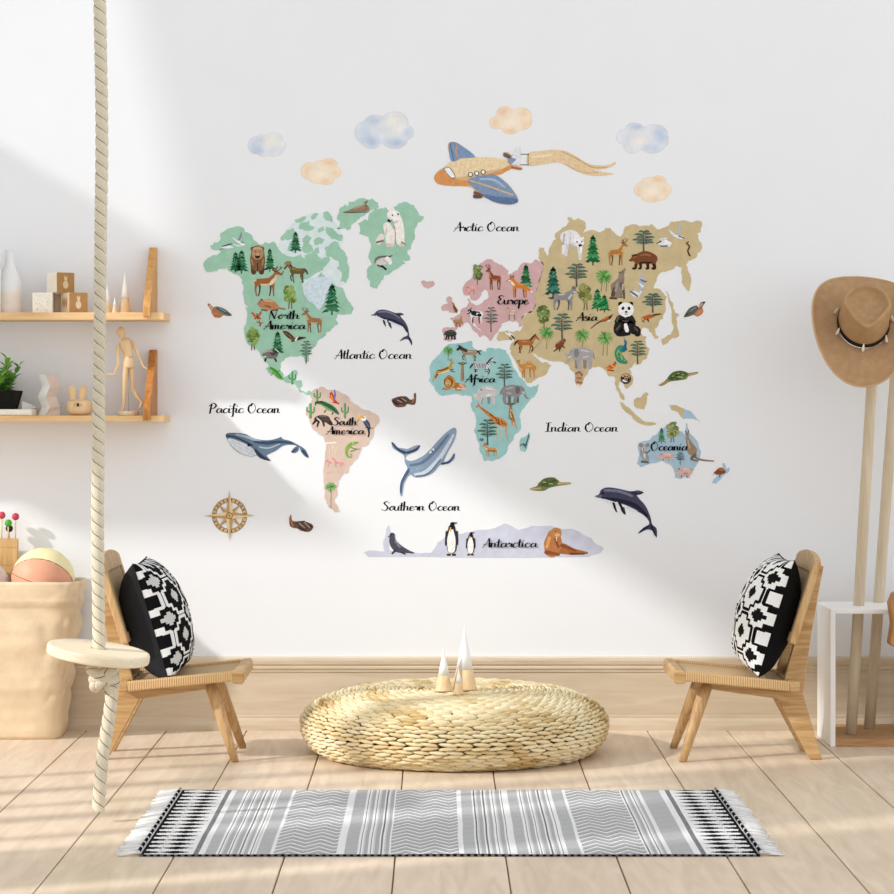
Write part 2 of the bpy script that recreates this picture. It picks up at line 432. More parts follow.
def leaf(mb, p, d, L, w, col, droop=.15):
    d = d.normalized(); s = d.cross(Vector((0, 0, 1)));
    if s.length < .05: s = Vector((1, 0, 0))
    s.normalize(); u = s.cross(d).normalized()
    vs = []; fr = ((0, .08), (.2, .7), (.45, 1), (.7, .8), (.9, .35), (1, .03))
    for f, ww in fr:
        q = p + d * (L*f) - Vector((0, 0, 1)) * droop * L * f * f
        vs += [q - s*w*ww + u*w*.35*ww, q, q + s*w*ww + u*w*.35*ww]
    n = len(fr); fs = []
    for i in range(n-1): fs += [(3*i, 3*i+1, 3*i+4, 3*i+3), (3*i+1, 3*i+2, 3*i+5, 3*i+4)]
    mb.add(vs, fs, rgb(col), True)
for i in range(26):
    a = R.uniform(0, 2*PI); r0 = R.uniform(0, .07); base = pc + Vector((r0*math.cos(a), r0*math.sin(a), ph-.012))
    hgt = R.uniform(.05, .115); lean = R.uniform(.15, .55)
    if i == 0: base = pc + Vector((.03, -.02, ph-.012)); hgt = .135; lean = .12; a = .4
    top = base + Vector((math.cos(a)*hgt*lean, math.sin(a)*hgt*lean, hgt))
    st.tube([base, (base+top)/2 + Vector((0, 0, .004)), top], [.0022, .0018, .0012], 6, rgb('5d7c3a'))
    nl = int(5 + hgt*60)
    for k in range(nl):
        f = (k + .6) / nl; p = base.lerp(top, f); ang = k*2.4 + i
        d = Vector((math.cos(ang), math.sin(ang), .35 + .9*f))
        leaf(lf, p, d, R.uniform(.030, .050), R.uniform(.009, .014), R.choice(['5f9a3c', '7db84e', '8fc75f', '4d8334', 'a3d274', '6aa845']))
st.build('stem', M['leaf'], t, fix=False); lf.build('foliage', M['leaf'], t, fix=False)
# folded white paper
b = MB()
A = [(sx(20.4), -.10, Z2), (sx(20.6), -.12, Z2+.031), (sx(31), -.235+.13, Z2+.018), (sx(39.6), -.09, Z2+.003), (sx(29), -.06, Z2), (sx(25), -.155, Z2+.001)]
b = MB(); vz = Z2 + .0243
A = [(sx(19.9), -.055, vz), (sx(20.6), -.09, vz+.032), (sx(29), -.085, vz+.02), (sx(35.5), -.07, vz+.0065), (sx(34), -.05, vz), (sx(22), -.12, vz), (sx(31), -.115, vz)]
b.add(A, [(0,1,2), (0,2,4), (2,3,4), (1,5,2), (5,6,2), (6,3,2), (0,4,3,6,5), (0,5,1)])
tag(b.build('folded_paper', plain('white_card', 'eeeeea', .8, .2, 20, .02)), 'folded white paper shape beside the black plant pot', 'paper')
# zigzag vase
lv = [(1.0, 415.6), (1.0, 405.6), (1.0, 395), (1.0, 383.8), (1.0, 371.8)]
mids = [46.5, 51.2, 47.1, 51.4, 47.3]; zz = [Z2, Z2+.031, Z2+.072, Z2+.112, Z2+.1585]
lw_ = [8.2, 9.2, 9.4, 9.2, 8.8]; rw_ = [17.0, 9.2, 9.2, 9.4, 9.0]
rw_ = [13.5, 9.0, 9.2, 9.4, 9.0]
v = []
for m_, z, l_, r_ in zip(mids, zz, lw_, rw_):
    v += [(sx(m_ - l_), -.12, z), (sx(m_), -.16, z), (sx(m_ + r_), -.12, z), (sx(m_ + (r_-l_)/2), -.08, z)]
fs = [(3, 2, 1, 0)]; cc = [rgb('d8c4b4')]
for i in range(4):
    for k in range(4):
        fs.append((4*i+k, 4*i+(k+1) % 4, 4*i+4+(k+1) % 4, 4*i+4+k)); cc.append(rgb('fbfaf7') if k in (0, 3) else rgb('d8c6b8'))  # left faces white as sunlit, right faces blush as shaded, put into the colour
top = [Vector(q) for q in v[-4:]]; c0 = sum(top, Vector())/4
inn = [c0 + (q - c0)*.8 for q in top]; inb = [q - Vector((0, 0, .02)) for q in inn]
o = len(v); v += inn + inb
for k in range(4):
    fs += [(o-4+k, o-4+(k+1) % 4, o+(k+1) % 4, o+k), (o+k, o+(k+1) % 4, o+4+(k+1) % 4, o+4+k)]; cc += [rgb('efece6')]*2
fs.append((o+4, o+5, o+6, o+7)); cc.append(rgb('cfc8be'))
b = MB(); b.add(v, fs, cc)
tag(b.build('zigzag_vase', M['paint'], None, (sx(48), -.12, Z2)), 'zigzag vase, coloured white on its sunlit side and blush on the shaded one, on lower shelf', 'vase')
# bunny head
bc = Vector((sx(79.8), -.12, Z2))
t = thing('wooden_bunny_head', 'light wooden bunny head with a painted eye on the lower shelf', 'ornament', bc)
b = MB(); v = []; n, m_ = 28, 16
for i in range(m_ + 1):
    ph_ = -PI/2 + PI*i/m_
    for k in range(n):
        a = 2*PI*k/n; ce = lambda q, e: math.copysign(abs(q)**e, q)
        v.append(bc + Vector((.0505*ce(math.cos(ph_), .6)*ce(math.cos(a), .75), .036*ce(math.cos(ph_), .6)*ce(math.sin(a), .75), .031 + .031*ce(math.sin(ph_), .62))))
b.add(v, [(i*n+k, i*n+(k+1) % n, (i+1)*n+(k+1) % n, (i+1)*n+k) for i in range(m_) for k in range(n)], None, True)
b.build('head', M['pale_z'], t)
for cxp, tl in ((72.8, -.05), (81.3, .16)):
    b = MB(); pts = []; rr = []
    for i in range(11):
        f = i/10; pts.append(Vector((sx(cxp) + tl*.07*f, -.12, Z2 + .052 + .068*f))); rr.append(.0145*(.68 + .42*math.sin(PI*min(1, f*1.15)*.62))*(1 if f < .7 else max(.05, 1 - ((f-.7)/.3)**1.7)))
    b.tube(pts, rr, 16); b.xf(lambda q: Vector((q.x, -.12 + (q.y+.12)*.7, q.z))); b.build('ear', M['pale_z'], t)
b = MB()
def flat_ell(mb, c, rx, rz, y, col, n=20):
    mb.add([(c[0] + rx*math.cos(2*PI*k/n), y, c[1] + rz*math.sin(2*PI*k/n)) for k in range(n)], [list(range(n))], rgb(col))
ex, ez = sx(79.3), Z2 + .041
for c_, r1, r2, yy in (('8a6a44', .0150, .0082, -.1562), ('e9cf9f', .0132, .0066, -.1565), ('7a5a38', .0062, .0062, -.1568), ('201810', .0042, .0042, -.1571)):
    flat_ell(b, (ex, ez), r1, r2, yy, c_)
b.build('painted_eye', M['paint'], t, fix=False)
# jointed wooden figure
def mq(x, y): # crop (90,320) scale .1231
    return sx(90 + x*.12312), Z2 + ((320 + 770*.12312) - (320 + y*.12312)) / SS
mc = Vector((sx(90 + 315*.1231), -.12, Z2))
t = thing('mannequin', 'jointed wooden artist figure in mid step on a round base on the lower shelf', 'figurine', mc)
b = MB(); b.lathe(mc, [(.0385, 0), (.040, .002), (.040, .0145), (.0385, .017), (0.001, .017)], 40); b.build('base', M['pale'], t)
def limb(name, pts, yo=0, par=None):
    b = MB(); q = []; rr = []
    for x, y, r, *dy in pts:
        X, Z = mq(x, y); q.append(Vector((X, -.12 + yo + (dy[0] if dy else 0), max(Z, Z2 + .004)))); rr.append(r*.12312/SS)
    cr_ = crom([(*a, r) for a, r in zip(q, rr)], 5)
    b.tube([c[:3] for c in cr_], [max(.0006, c[3]) for c in cr_], 14); return b.build(name, M['pale_z'], par or t)
limb('head', [(238, 55, 8), (243, 64, 26), (250, 90, 36), (258, 118, 30), (264, 138, 16), (268, 152, 14)])
limb('torso', [(272, 150, 14), (282, 165, 44), (288, 195, 50), (300, 240, 44), (312, 285, 36), (318, 300, 34)])
limb('pelvis', [(316, 300, 34), (314, 325, 42), (312, 352, 46), (312, 380, 44), (312, 388, 30)])
lm = limb('arm', [(232, 195, 9), (230, 210, 13), (230, 260, 13), (234, 330, 12), (222, 385, 10), (200, 440, 8), (196, 450, 6)], -.012)
limb('hand', [(198, 442, 7), (185, 440, 9), (160, 436, 6), (138, 437, 3)], -.014, lm)
lm = limb('arm', [(334, 158, 10), (342, 178, 14), (372, 245, 13), (398, 305, 11), (425, 358, 8), (436, 378, 6)], .008)
limb('hand', [(434, 375, 7), (448, 386, 7), (468, 396, 3)], .008, lm)
lm = limb('leg', [(294, 380, 20), (290, 420, 22), (284, 500, 19), (282, 560, 17), (280, 640, 16), (276, 700, 11), (274, 715, 10)], -.008)
limb('foot', [(278, 712, 12), (266, 724, 13), (252, 736, 8)], -.012, lm)
lm = limb('leg', [(330, 380, 20), (336, 420, 22), (342, 500, 18), (346, 556, 16), (372, 600, 16), (400, 640, 12), (420, 664, 9)], .006)
limb('foot', [(420, 660, 11), (414, 690, 12), (402, 716, 7)], .006, lm)
b = MB(); X, Z = mq(312, 380); b.tube([(X + .001, -.12, Z2 + .01), (X, -.12, Z)], .0016, 8); b.build('support_rod', plain('steel', 'b8b8b8', .3, .5), t)
# ------------------------------------------------------------------ paper toy bag
def paper_pt(px, py, d): return P(px, py, d)
BX0, BX1, BY0, BY1, BH = -2.02, -1.452, -.285, -.032, .604
t = thing('paper_bag', 'large tan kraft paper storage bag with rolled rim, filled with balls', 'bag', (-1.72, -.16, 0))
b = MB(); n = 120; mz = 44
def rr_pt(a, hx, hy, e):
    c, s = math.cos(a), math.sin(a)
    return hx*math.copysign(abs(c)**e, c), hy*math.copysign(abs(s)**e, s)
v = []
rings = [(BH*i/mz, 0.0) for i in range(mz+1)] + [(BH - .004, -.004)] + [(BH - .22*i/8, -.006) for i in range(1, 9)]
for z, off in rings:
    f = z/BH; ctr = Vector(((BX0+BX1)/2, (BY0+BY1)/2, 0))
    hx = (BX1-BX0)/2 + .062*f + off; hy = (BY1-BY0)/2 + .012*math.sin(PI*f) + off
    cuff = .011 if (f > .845 and off == 0) else 0
    for k in range(n):
        a = 2*PI*k/n
        x, y = rr_pt(a, hx + cuff, hy + cuff, .25)
        q = Vector((x*5, y*9, z*7)); d = mnoise.noise(q)*.010 + abs(mnoise.noise(q*2.6 + Vector((3, 1, 7))))*.013 + mnoise.noise(q*6)*.0025
        side = abs(math.cos(a))**6
        d += side*(abs(mnoise.noise(Vector((7, y*30, z*11))))*.034 - .010)
        d *= min(1, .25 + f*2.2)
        v.append(ctr + Vector((x + d*math.cos(a), min(y + d*math.sin(a), .118), z + (mnoise.noise(Vector((x*6, y*6, 4)))*.006 if f > .97 else 0))))
fs = [(i*n+k, i*n+(k+1) % n, (i+1)*n+(k+1) % n, (i+1)*n+k) for i in range(len(rings)-1) for k in range(n)] + [list(range(n))[::-1]]
M['kraft'] = plain('kraft_paper', 'e2ccac', .75, .2, 9, .09, .6, 26)
b.add(v, fs, None, True); b.build('bag_body', M['kraft'], t)

def sphere_thing(name, label, cat, c, r, fcol, seams):
    b = MB(); b.ball(c, r, None, 72, 48, fcol=fcol)
    o = tag(b.build(name, M['rubber'], None, c), label, cat)
    s = MB()
    for nrm, off in seams:
        nrm = Vector(nrm).normalized(); a = nrm.orthogonal().normalized(); e = nrm.cross(a)
        q = math.sqrt(1 - off*off)
        s.tube([Vector(c) + (nrm*off + (a*math.cos(2*PI*k/80) + e*math.sin(2*PI*k/80))*q)*r for k in range(80)], .0011, 6, rgb('3a2418'), closed=True)
    if seams: s.build('seam', M['rubber'], o)
    return o
bd = DW - .160
bc = P(43, 579.5, bd); br = 31.6*bd/F_PX
n1 = Vector((.119, .743, .657)).normalized()
n2 = Vector((.30, 0, .95)).normalized()
sphere_thing('play_ball', 'peach and cream ball with thin dark seams sitting in the paper bag', 'ball', bc, br,
             lambda x, y, z: rgb('f2e6b4') if Vector((x, y, z)).dot(n1) > -.076 else rgb('e0a486'), [(n1, -.076), (n2, -.067)])
bc2 = P(-20.5, 589, bd); br2 = 31*bd/F_PX
sphere_thing('play_ball', 'pale grey and pink ball in the paper bag at the frame edge', 'ball', bc2, br2,
             lambda x, y, z: rgb('d8cfce') if z > .2 else rgb('e2b49c'), [])
# wooden holder with knob sticks, standing in the bag behind the balls
hd = DW - .052
hx0, hx1 = P(-22, 600, hd).x, P(18, 600, hd).x; hz = P(0, 538.5, hd).z
t = thing('stick_holder', 'upright wooden block holder standing in the bag behind the balls', 'holder', ((hx0+hx1)/2, -.052, .004))
hw = wood('holder_wood', 'd9b380', 'bc8f58', 'Z', 20, 9)
b = MB(); b.box((P(2.5, 600, hd).x, -.065, .004), (P(15, 600, hd).x, -.040, hz - .036)); b.build('upright', hw, t, bevel=.003)
b = MB(); b.box((hx0 - .002, -.066, hz - .036), (hx1, -.038, hz)); b.build('top_block', hw, t, bevel=.002)
b = MB(); b.box((hx0 - .002, -.066, hz - .105), (hx1, -.038, hz - .036)); b.build('collar_block', hw, t, bevel=.002)
for px, py, col, dy, lab in ((2.0, 515.2, 'c9485a', -.004, 'wooden stick with red ball tip nearest the frame edge'), (15.6, 516.6, 'c4425a', 0, 'wooden stick with red ball tip, rightmost in the holder'),
                             (8.7, 523.0, '4fa83c', -.008, 'wooden stick with green ball tip between the red ones'), (9.0, 528.6, '1d1d1d', .008, 'wooden stick with black ball tip behind the green one')):
    c = P(px, py, hd); c.y += dy
    o = thing('knob_stick', lab, 'stick', (c.x, c.y, hz), 'knob sticks in the holder')
    m = MB(); m.tube([(c.x - .001, c.y, hz), (c.x, c.y, c.z)], .0027, 10); m.build('stick', M['pale_z'], o)
    m = MB(); m.ball(c, 3.7*hd/F_PX, None, 20, 14); m.build('ball_tip', plain('ball_tip_paint', col, .5, .3, 20, .02), o)

# ------------------------------------------------------------------ rope swing
sd = 7.81
def RP(px, py): return P(px, py, sd)
t = thing('rope_swing', 'round wooden disc swing hung on one thick knotted beige rope', 'swing', RP(98, 655))
HAND = -1
def rope(mb, path, r, pitch=.0735, ncir=28, ph0=0.0):
    pts = [Vector(p) for p in path]; ref = Vector((1, 0, 0)); s = 0; v = []; cl = []; fs = []
    ta = rgb('d8cfba'); dk = rgb('5c5038')
    for i, p in enumerate(pts):
        d = (pts[min(i+1, len(pts)-1)] - pts[max(i-1, 0)]).normalized()
        if abs(ref.dot(d)) > .98: ref = d.orthogonal()
        ref = (ref - d*ref.dot(d)).normalized(); bb = d.cross(ref)
        if i: s += (p - pts[i-1]).length
        for k in range(ncir):
            ka = 2*PI*k/ncir; a = ka + ph0 + 2*PI*s/pitch*HAND; q = abs(math.cos(ka + PI/ncir))
            rad = r*(1 - .16*q**8)
            v.append(p + (ref*math.cos(a) + bb*math.sin(a))*rad)
            if i < len(pts)-1: cl.append(dk if k in (0, ncir//2) and 1 else ta)
    for i in range(len(pts)-1):
        for k in range(ncir): fs.append((i*ncir+k, i*ncir+(k+1) % ncir, (i+1)*ncir+(k+1) % ncir, (i+1)*ncir+k))
    fs += [list(range(ncir))[::-1], [(len(pts)-1)*ncir + k for k in range(ncir)]]; cl += [ta, ta]
    mb.add(v, fs, cl, True)
def dense(pts, step=.003):
    c = crom([tuple(p) for p in pts], 60); out = [Vector(c[0])]; acc = 0
    for p in c[1:]:
        p = Vector(p)
        if (p - out[-1]).length >= step: out.append(p)
    return out
b = MB()
rope(b, dense([RP(100, -80), RP(99.8, 0), RP(101.8, 128), RP(100.6, 240), RP(98.6, 430), RP(97.6, 520), RP(98.8, 630), RP(98.9, 664)]), 6.6*sd/F_PX)
b.build('upper_rope', M['rope'], t)
b = MB()
kq = sd/F_PX
rope(b, dense([RP(101, 668), RP(108, 682), RP(111.5, 694), RP(109.3, 716), RP(104, 747), RP(101, 772), RP(99.3, 796), RP(98.6, 811)]), 6.7*kq)
b.build('rope_tail', M['rope'], t)
# knot: rope coiled round itself
b = MB()
kc = RP(105, 679); pts = []
for i in range(60):
    f = i/59; a = -.6 + f*2*PI*2.4
    rad = 9.3*kq*(1 - .10*math.sin(PI*f))
    pts.append(kc + Vector((math.cos(a)*rad*1.05 - (1 - f)*1.5*kq, math.sin(a)*rad*.95, (7.5 - 15*f)*kq + math.cos(a + .6)*5.5*kq)))
rope(b, dense(pts, .0025), 6.4*kq, ph0=.5)
rope(b, dense([RP(91, 668) + Vector((0, -.015, 0)), RP(95, 671) + Vector((0, -.028, 0)), RP(102, 675.5) + Vector((0, -.034, 0)), RP(111, 679) + Vector((0, -.024, 0))], .0025), 5.6*kq)
b.build('knot', M['rope'], t)
# disc
b = MB(); r = 51.5*kq; th = .0315; n = 72
pr = [(r - .007, 0), (r - .002, .002), (r, .007), (r, th - .007), (r - .002, th - .002), (r - .007, th), (.026, th), (.023, th - .003), (.023, .003), (.026, 0)]
v = [(q*math.cos(2*PI*k/n), q*math.sin(2*PI*k/n), z - th/2) for q, z in pr for k in range(n)]
m_ = len(pr)
b.add(v, [(i*n+k, i*n+(k+1) % n, ((i+1) % m_)*n+(k+1) % n, ((i+1) % m_)*n+k) for i in range(m_) for k in range(n)], None, False)
rot = Matrix.Rotation(math.radians(2.6), 4, 'X') @ Matrix.Rotation(math.radians(8.2), 4, 'Y')
dc = RP(98.3, 653.3)
b.xf(lambda q: rot @ q + dc)
o = b.build('disc_seat', M['pale'], t); 
for p_ in o.data.polygons: p_.use_smooth = False
# ------------------------------------------------------------------ low lounge chairs and their cushions
def cane_mat():
    m, nt, b = new_mat('cane_weave')
    tc = N(nt, 'ShaderNodeTexCoord')
    ck = N(nt, 'ShaderNodeTexChecker'); ck.inputs['Scale'].default_value = 130
    ck.inputs['Color1'].default_value = rgb('d9bd92'); ck.inputs['Color2'].default_value = rgb('b7946a')
    nt.links.new(tc.outputs['Object'], ck.inputs['Vector']); nt.links.new(ck.outputs['Color'], b.inputs['Base Color'])
    bp = N(nt, 'ShaderNodeBump'); bp.inputs['Strength'].default_value = .5; bp.inputs['Distance'].default_value = .003
    nt.links.new(ck.outputs['Fac'], bp.inputs['Height']); nt.links.new(bp.outputs[0], b.inputs['Normal'])
    b.inputs['Roughness'].default_value = .8
    return m
M['cane'] = cane_mat()
def cane_wrap():
    m, nt, b = new_mat('cord_wrapped_rail')
    tc = N(nt, 'ShaderNodeTexCoord'); wv = N(nt, 'ShaderNodeTexWave'); wv.bands_direction = 'X'; wv.inputs['Scale'].default_value = 38
    nt.links.new(tc.outputs['Object'], wv.inputs['Vector'])
    cr = N(nt, 'ShaderNodeValToRGB'); cr.color_ramp.elements[0].color = rgb('b98f58'); cr.color_ramp.elements[1].color = rgb('dcb988')
    nt.links.new(wv.outputs['Fac'], cr.inputs[0]); nt.links.new(cr.outputs[0], b.inputs['Base Color'])
    bp = N(nt, 'ShaderNodeBump'); bp.inputs['Strength'].default_value = .5; bp.inputs['Distance'].default_value = .003
    nt.links.new(wv.outputs['Fac'], bp.inputs['Height']); nt.links.new(bp.outputs[0], b.inputs['Normal']); b.inputs['Roughness'].default_value = .7
    return m
M['wrap'] = cane_wrap()

def chair(label, mirror):
    fx = (lambda x: .150 - x) if mirror else (lambda x: x)
    tr = lambda v: Vector((fx(v.x), v.y, v.z))
    t = thing('lounge_chair', label, 'chair', (fx(1.1), -.71, 0), 'low cane lounge chairs')
    # side boards: apron, back post and rear leg in one piece
    poly = [(1.394, .700), (1.378, .62), (1.347, .44), (1.319, .239), (1.388, 0), (1.345, 0), (1.228, .220), (.935, .262), (.925, .270), (.925, .284), (1.02, .283), (1.246, .268), (1.272, .368), (1.290, .428), (1.322, .545), (1.3665, .690), (1.378, .704)]
    for y in (-.815, -.595):
        b = MB(); b.prism(poly, lambda x, z, q: (x, q, z), y - .015, y + .015); b.xf(tr); b.build('side_frame', M['chair'], t, bevel=.003)
    for s, yt, yf in ((1, -.815, -.885), (1, -.595, -.520)):
        b = MB(); b.tube([(.972, yt, .272), (.955, yt + (yf-yt)*.15, .225), (.915, yt + (yf-yt)*.6, .11), (.878, yf, 0)], [.023, .0235, .019, .0135], 20); b.xf(tr); b.build('leg', M['chair_leg'], t)
    b = MB(); b.bar((.965, -.826, .266), (.965, -.584, .266), .045, .030); b.xf(tr); b.build('cross_rail', M['chair'], t, bevel=.004)
    b = MB(); b.bar((1.302, -.826, .30), (1.302, -.584, .30), .026, .05); b.xf(tr); b.build('cross_rail', M['chair'], t, bevel=.004)
    # seat
    def zs(x): return .334 - (x - .84)*.098
    b = MB(); y0, y1 = -.925, -.485
    b.prism([(.843, .292), (.845, .326), (.852, .334), (.880, .331), (.888, .324), (.889, .296), (.882, .285), (.852, .283)], lambda x, z, q: (x, q, z), y0, y1)
    b.xf(tr); b.build('seat_front_rail', M['chair'], t, bevel=.004)
    for yy in (y0 + .016, y1 - .016):
        b = MB(); b.bar((.884, yy, zs(.884) - .018), (1.262, yy, zs(1.262) - .018), .032, .036); b.xf(tr); b.build('seat_side_rail', M['wrap'], t, bevel=.006)
    b = MB(); b.bar((1.277, y0, zs(1.277) - .018), (1.277, y1, zs(1.277) - .018), .036, .038); b.xf(tr); b.build('seat_rear_rail', M['chair'], t, bevel=.006)
    b = MB(); v = []; nx, ny = 14, 10
    for i in range(nx+1):
        for j in range(ny+1):
            x = .880 + (1.268-.880)*i/nx; y = y0 + .028 + (y1-y0-.056)*j/ny
            v.append((x, y, zs(x) - .010 - .008*math.sin(PI*i/nx)*math.sin(PI*j/ny)))
    vb = [(x, y, z - .006) for x, y, z in v]; K = len(v); fs = []
    for i in range(nx):
        for j in range(ny):
            q = (i*(ny+1)+j, (i+1)*(ny+1)+j, (i+1)*(ny+1)+j+1, i*(ny+1)+j+1); fs += [q, tuple(K+a for a in q[::-1])]
    b.add(v + vb, fs, None, True); b.xf(tr); b.build('seat_panel', M['cane'], t)
    # backrest
    B0, B1 = Vector((1.268, 0, .428)), Vector((1.358, 0, .722)); d = (B1-B0).normalized(); nrm = Vector((d.z, 0, -d.x))
    y0, y1 = -.935, -.475
    for yy in (y0 + .017, y1 - .017):
        b = MB(); b.bar(B0 + Vector((0, yy, 0)), B1 - d*.04 + Vector((0, yy, 0)), .034, .026, nrm); b.xf(tr); b.build('back_stile', M['chair_leg'], t, bevel=.005)
    # arched top rail: highest in the middle
    b = MB(); poly = []
    for k in range(13):
        f = k/12; y = y0 - .002 + (y1-y0+.004)*f; poly.append((y, .020*math.sin(PI*f)**.6 + .008*math.sin(PI*f)))
    poly += [(y1 + .002, -.045), (y0 - .002, -.045)]
    b.prism(poly, lambda y, s, q: B1 + Vector((0, y, 0)) + d*s + nrm*q, -.012, .012); b.xf(tr); b.build('back_top_rail', M['chair_leg'], t, bevel=.004)
    b = MB(); b.bar(B0 + d*.018 + Vector((0, y0+.03, 0)), B0 + d*.018 + Vector((0, y1-.03, 0)), .036, .0235, nrm); b.xf(tr); b.build('back_bottom_rail', M['chair_leg'], t, bevel=.004)
    b = MB(); L = (B1-B0).length
    b.bar(B0 + d*.03 + Vector((0, (y0+y1)/2, 0)), B0 + d*(L-.03) + Vector((0, (y0+y1)/2, 0)), y1-y0-.06, .012, nrm); b.xf(tr); b.build('back_panel', M['cane'], t)
    return t

def pattern(a, b, base, ink, mid, seed=0):
    """stepped rosettes on a square lattice, small crosses inside them and in the gaps between"""
    p, st = .146, .0188
    for off in (0, .5):
        du = (a/p - off - round(a/p - off))*p; dw = (b/p - off - round(b/p - off))*p
        if (abs(du) < .0085 and abs(dw) < .0250) or (abs(dw) < .0085 and abs(du) < .0250) or (abs(du) < .0160 and abs(dw) < .0160): return mid
    def inside(a_, b_):
        i_, j_ = abs(round(a_/st)), abs(round(b_/st)); return i_ + j_ <= 4 and max(i_, j_) <= 3
    c = inside(du, dw)
    for ex, ey in ((1, 0), (-1, 0), (0, 1), (0, -1), (.7, .7), (-.7, .7), (.7, -.7), (-.7, -.7)):
        if inside(du + ex*.0050, dw + ey*.0050) != c: return ink
    return base

def cushion(label, mirror, base, ink, mid, back):
    fx = (lambda x: .150 - x) if mirror else (lambda x: x)
    Wd, Hh = .43, .435
    C0 = Vector((1.215 - (.034 if mirror else 0), -.685, .516 - (.012 if mirror else 0))); up = Vector((.127, 0, .413)).normalized(); nr = Vector((-up.z, 0, up.x)); sd_ = Vector((0, 1, 0))
    n = 150; V_ = []; fs = []; cl = []
    def pos(u, v, side):
        tk = (max(0, 1-u*u)**.42)*(max(0, 1-v*v)**(.36 if v < 0 else .5))
        th = .118*tk if side > 0 else -(.128 if mirror else .094)*tk
        w = mnoise.noise(Vector((u*2.3+side, v*2.3, 5)))*.006*tk
        pin = 1 - .055*(1 - abs(v)**2)*abs(u)**3; piv = 1 - .055*(1 - abs(u)**2)*abs(v)**3
        sag = -.010*(1 - v*v)
        return C0 + sd_*(u*Wd/2*pin) + up*(v*Hh/2*piv) + nr*(th + w)
    for side in (1, -1):
        o = len(V_)
        for i in range(n+1):
            for j in range(n+1):
                V_.append(pos(-1 + 2*i/n, -1 + 2*j/n, side))
        for i in range(n):
            for j in range(n):
                fs.append((o+i*(n+1)+j, o+(i+1)*(n+1)+j, o+(i+1)*(n+1)+j+1, o+i*(n+1)+j+1))
                if side > 0: cl.append(rgb(pattern((-1 + 2*(i+.5)/n)*Wd/2 + .185, (-1 + 2*(j+.5)/n)*Hh/2 + .01, base, ink, mid)))
                else: cl.append(rgb(back))
    b = MB(); b.add(V_, fs, cl, True); b.xf(lambda v: Vector((fx(v.x), v.y, v.z)))
    o = b.build('cushion', M['cloth'], None, (fx(C0.x), C0.y, .305), fix=False)
    weld(o, 2e-5); tag(o, label, 'cushion', 'patterned square cushions')
    # piped seam
    m = MB(); pts = []
    for k in range(60): pts.append(pos(-1, -1 + 2*k/60, 1))
    for k in range(60): pts.append(pos(-1 + 2*k/60, 1, 1))
    for k in range(60): pts.append(pos(1, 1 - 2*k/60, 1))
    for k in range(60): pts.append(pos(1 - 2*k/60, -1, 1))
    m.tube(pts, .0025, 6, rgb(back), closed=True); m.xf(lambda v: Vector((fx(v.x), v.y, v.z))); m.build('seam_piping', M['cloth'], o)
    return o
chair('low oak and cane lounge chair facing left, holding the white patterned cushion', False)
chair('low oak and cane lounge chair facing right, holding the black patterned cushion', True)
cushion('square cushion with black stepped motifs on white, leaning on the chair that faces left', False, 'f4f4f2', '161616', '1b1b1b', '181818')
cushion('square cushion with white stepped motifs on black, leaning on the chair that faces right', True, '151516', 'e6e6e6', 'c9c9c9', '2c2c2e')
# ------------------------------------------------------------------ woven pouf
pcx, pcy, PR, PH = P(454.5, 700, 9.35).x, -.655, .560, .238
b = MB()
R = random.Random(11)
# profile (r, z) along the arc
prof = []
for i in range(41):
    a = -PI/2 + PI*i/40
    ca, sa = math.cos(a), math.sin(a)
    r0_ = .405 if sa < 0 else .27
    prof.append((r0_ + (PR - r0_)*abs(ca)**.92, PH/2 - .004 + (PH/2)*math.copysign(abs(sa)**.95, sa)))
for i in range(1, 21):
    f = i/20; prof.append((.27*(1 - f) + .004*f, PH - .004 - .012*(f**2)*0 - .006*f))
core = [(max(.001, r - .009), max(.004, min(z - .006 if i > 20 else z + .006, 9))) for i, (r, z) in enumerate(prof)]
b.lathe((pcx, pcy, 0), core, 72, rgb('583e20'))
L = [0]
for p0, p1 in zip(prof, prof[1:]): L.append(L[-1] + math.hypot(p1[0]-p0[0], p1[1]-p0[1]))
def at_len(s):
    for i in range(len(L)-1):
        if L[i+1] >= s:
            f = (s - L[i])/(L[i+1]-L[i]); p0, p1 = prof[i], prof[i+1]
            return p0[0]+(p1[0]-p0[0])*f, p0[1]+(p1[1]-p0[1])*f, (p1[0]-p0[0])/(L[i+1]-L[i]), (p1[1]-p0[1])/(L[i+1]-L[i])
    return prof[-1][0], prof[-1][1], -1, 0
cols = ['dfcca2', 'd3bb8c', 'e8dab6', 'c9ad78', 'b4925c', 'e3d2a8', '9c7844']
step = .0290; s = .006; row = 0
sv = []
for i in range(5):
    t_ = PI*i/4
    for k in range(6):
        sv.append((math.cos(t_), math.sin(t_)*math.cos(2*PI*k/6), math.sin(t_)*math.sin(2*PI*k/6)))
sf = [(i*6+k, i*6+(k+1) % 6, (i+1)*6+(k+1) % 6, (i+1)*6+k) for i in range(4) for k in range(6)]
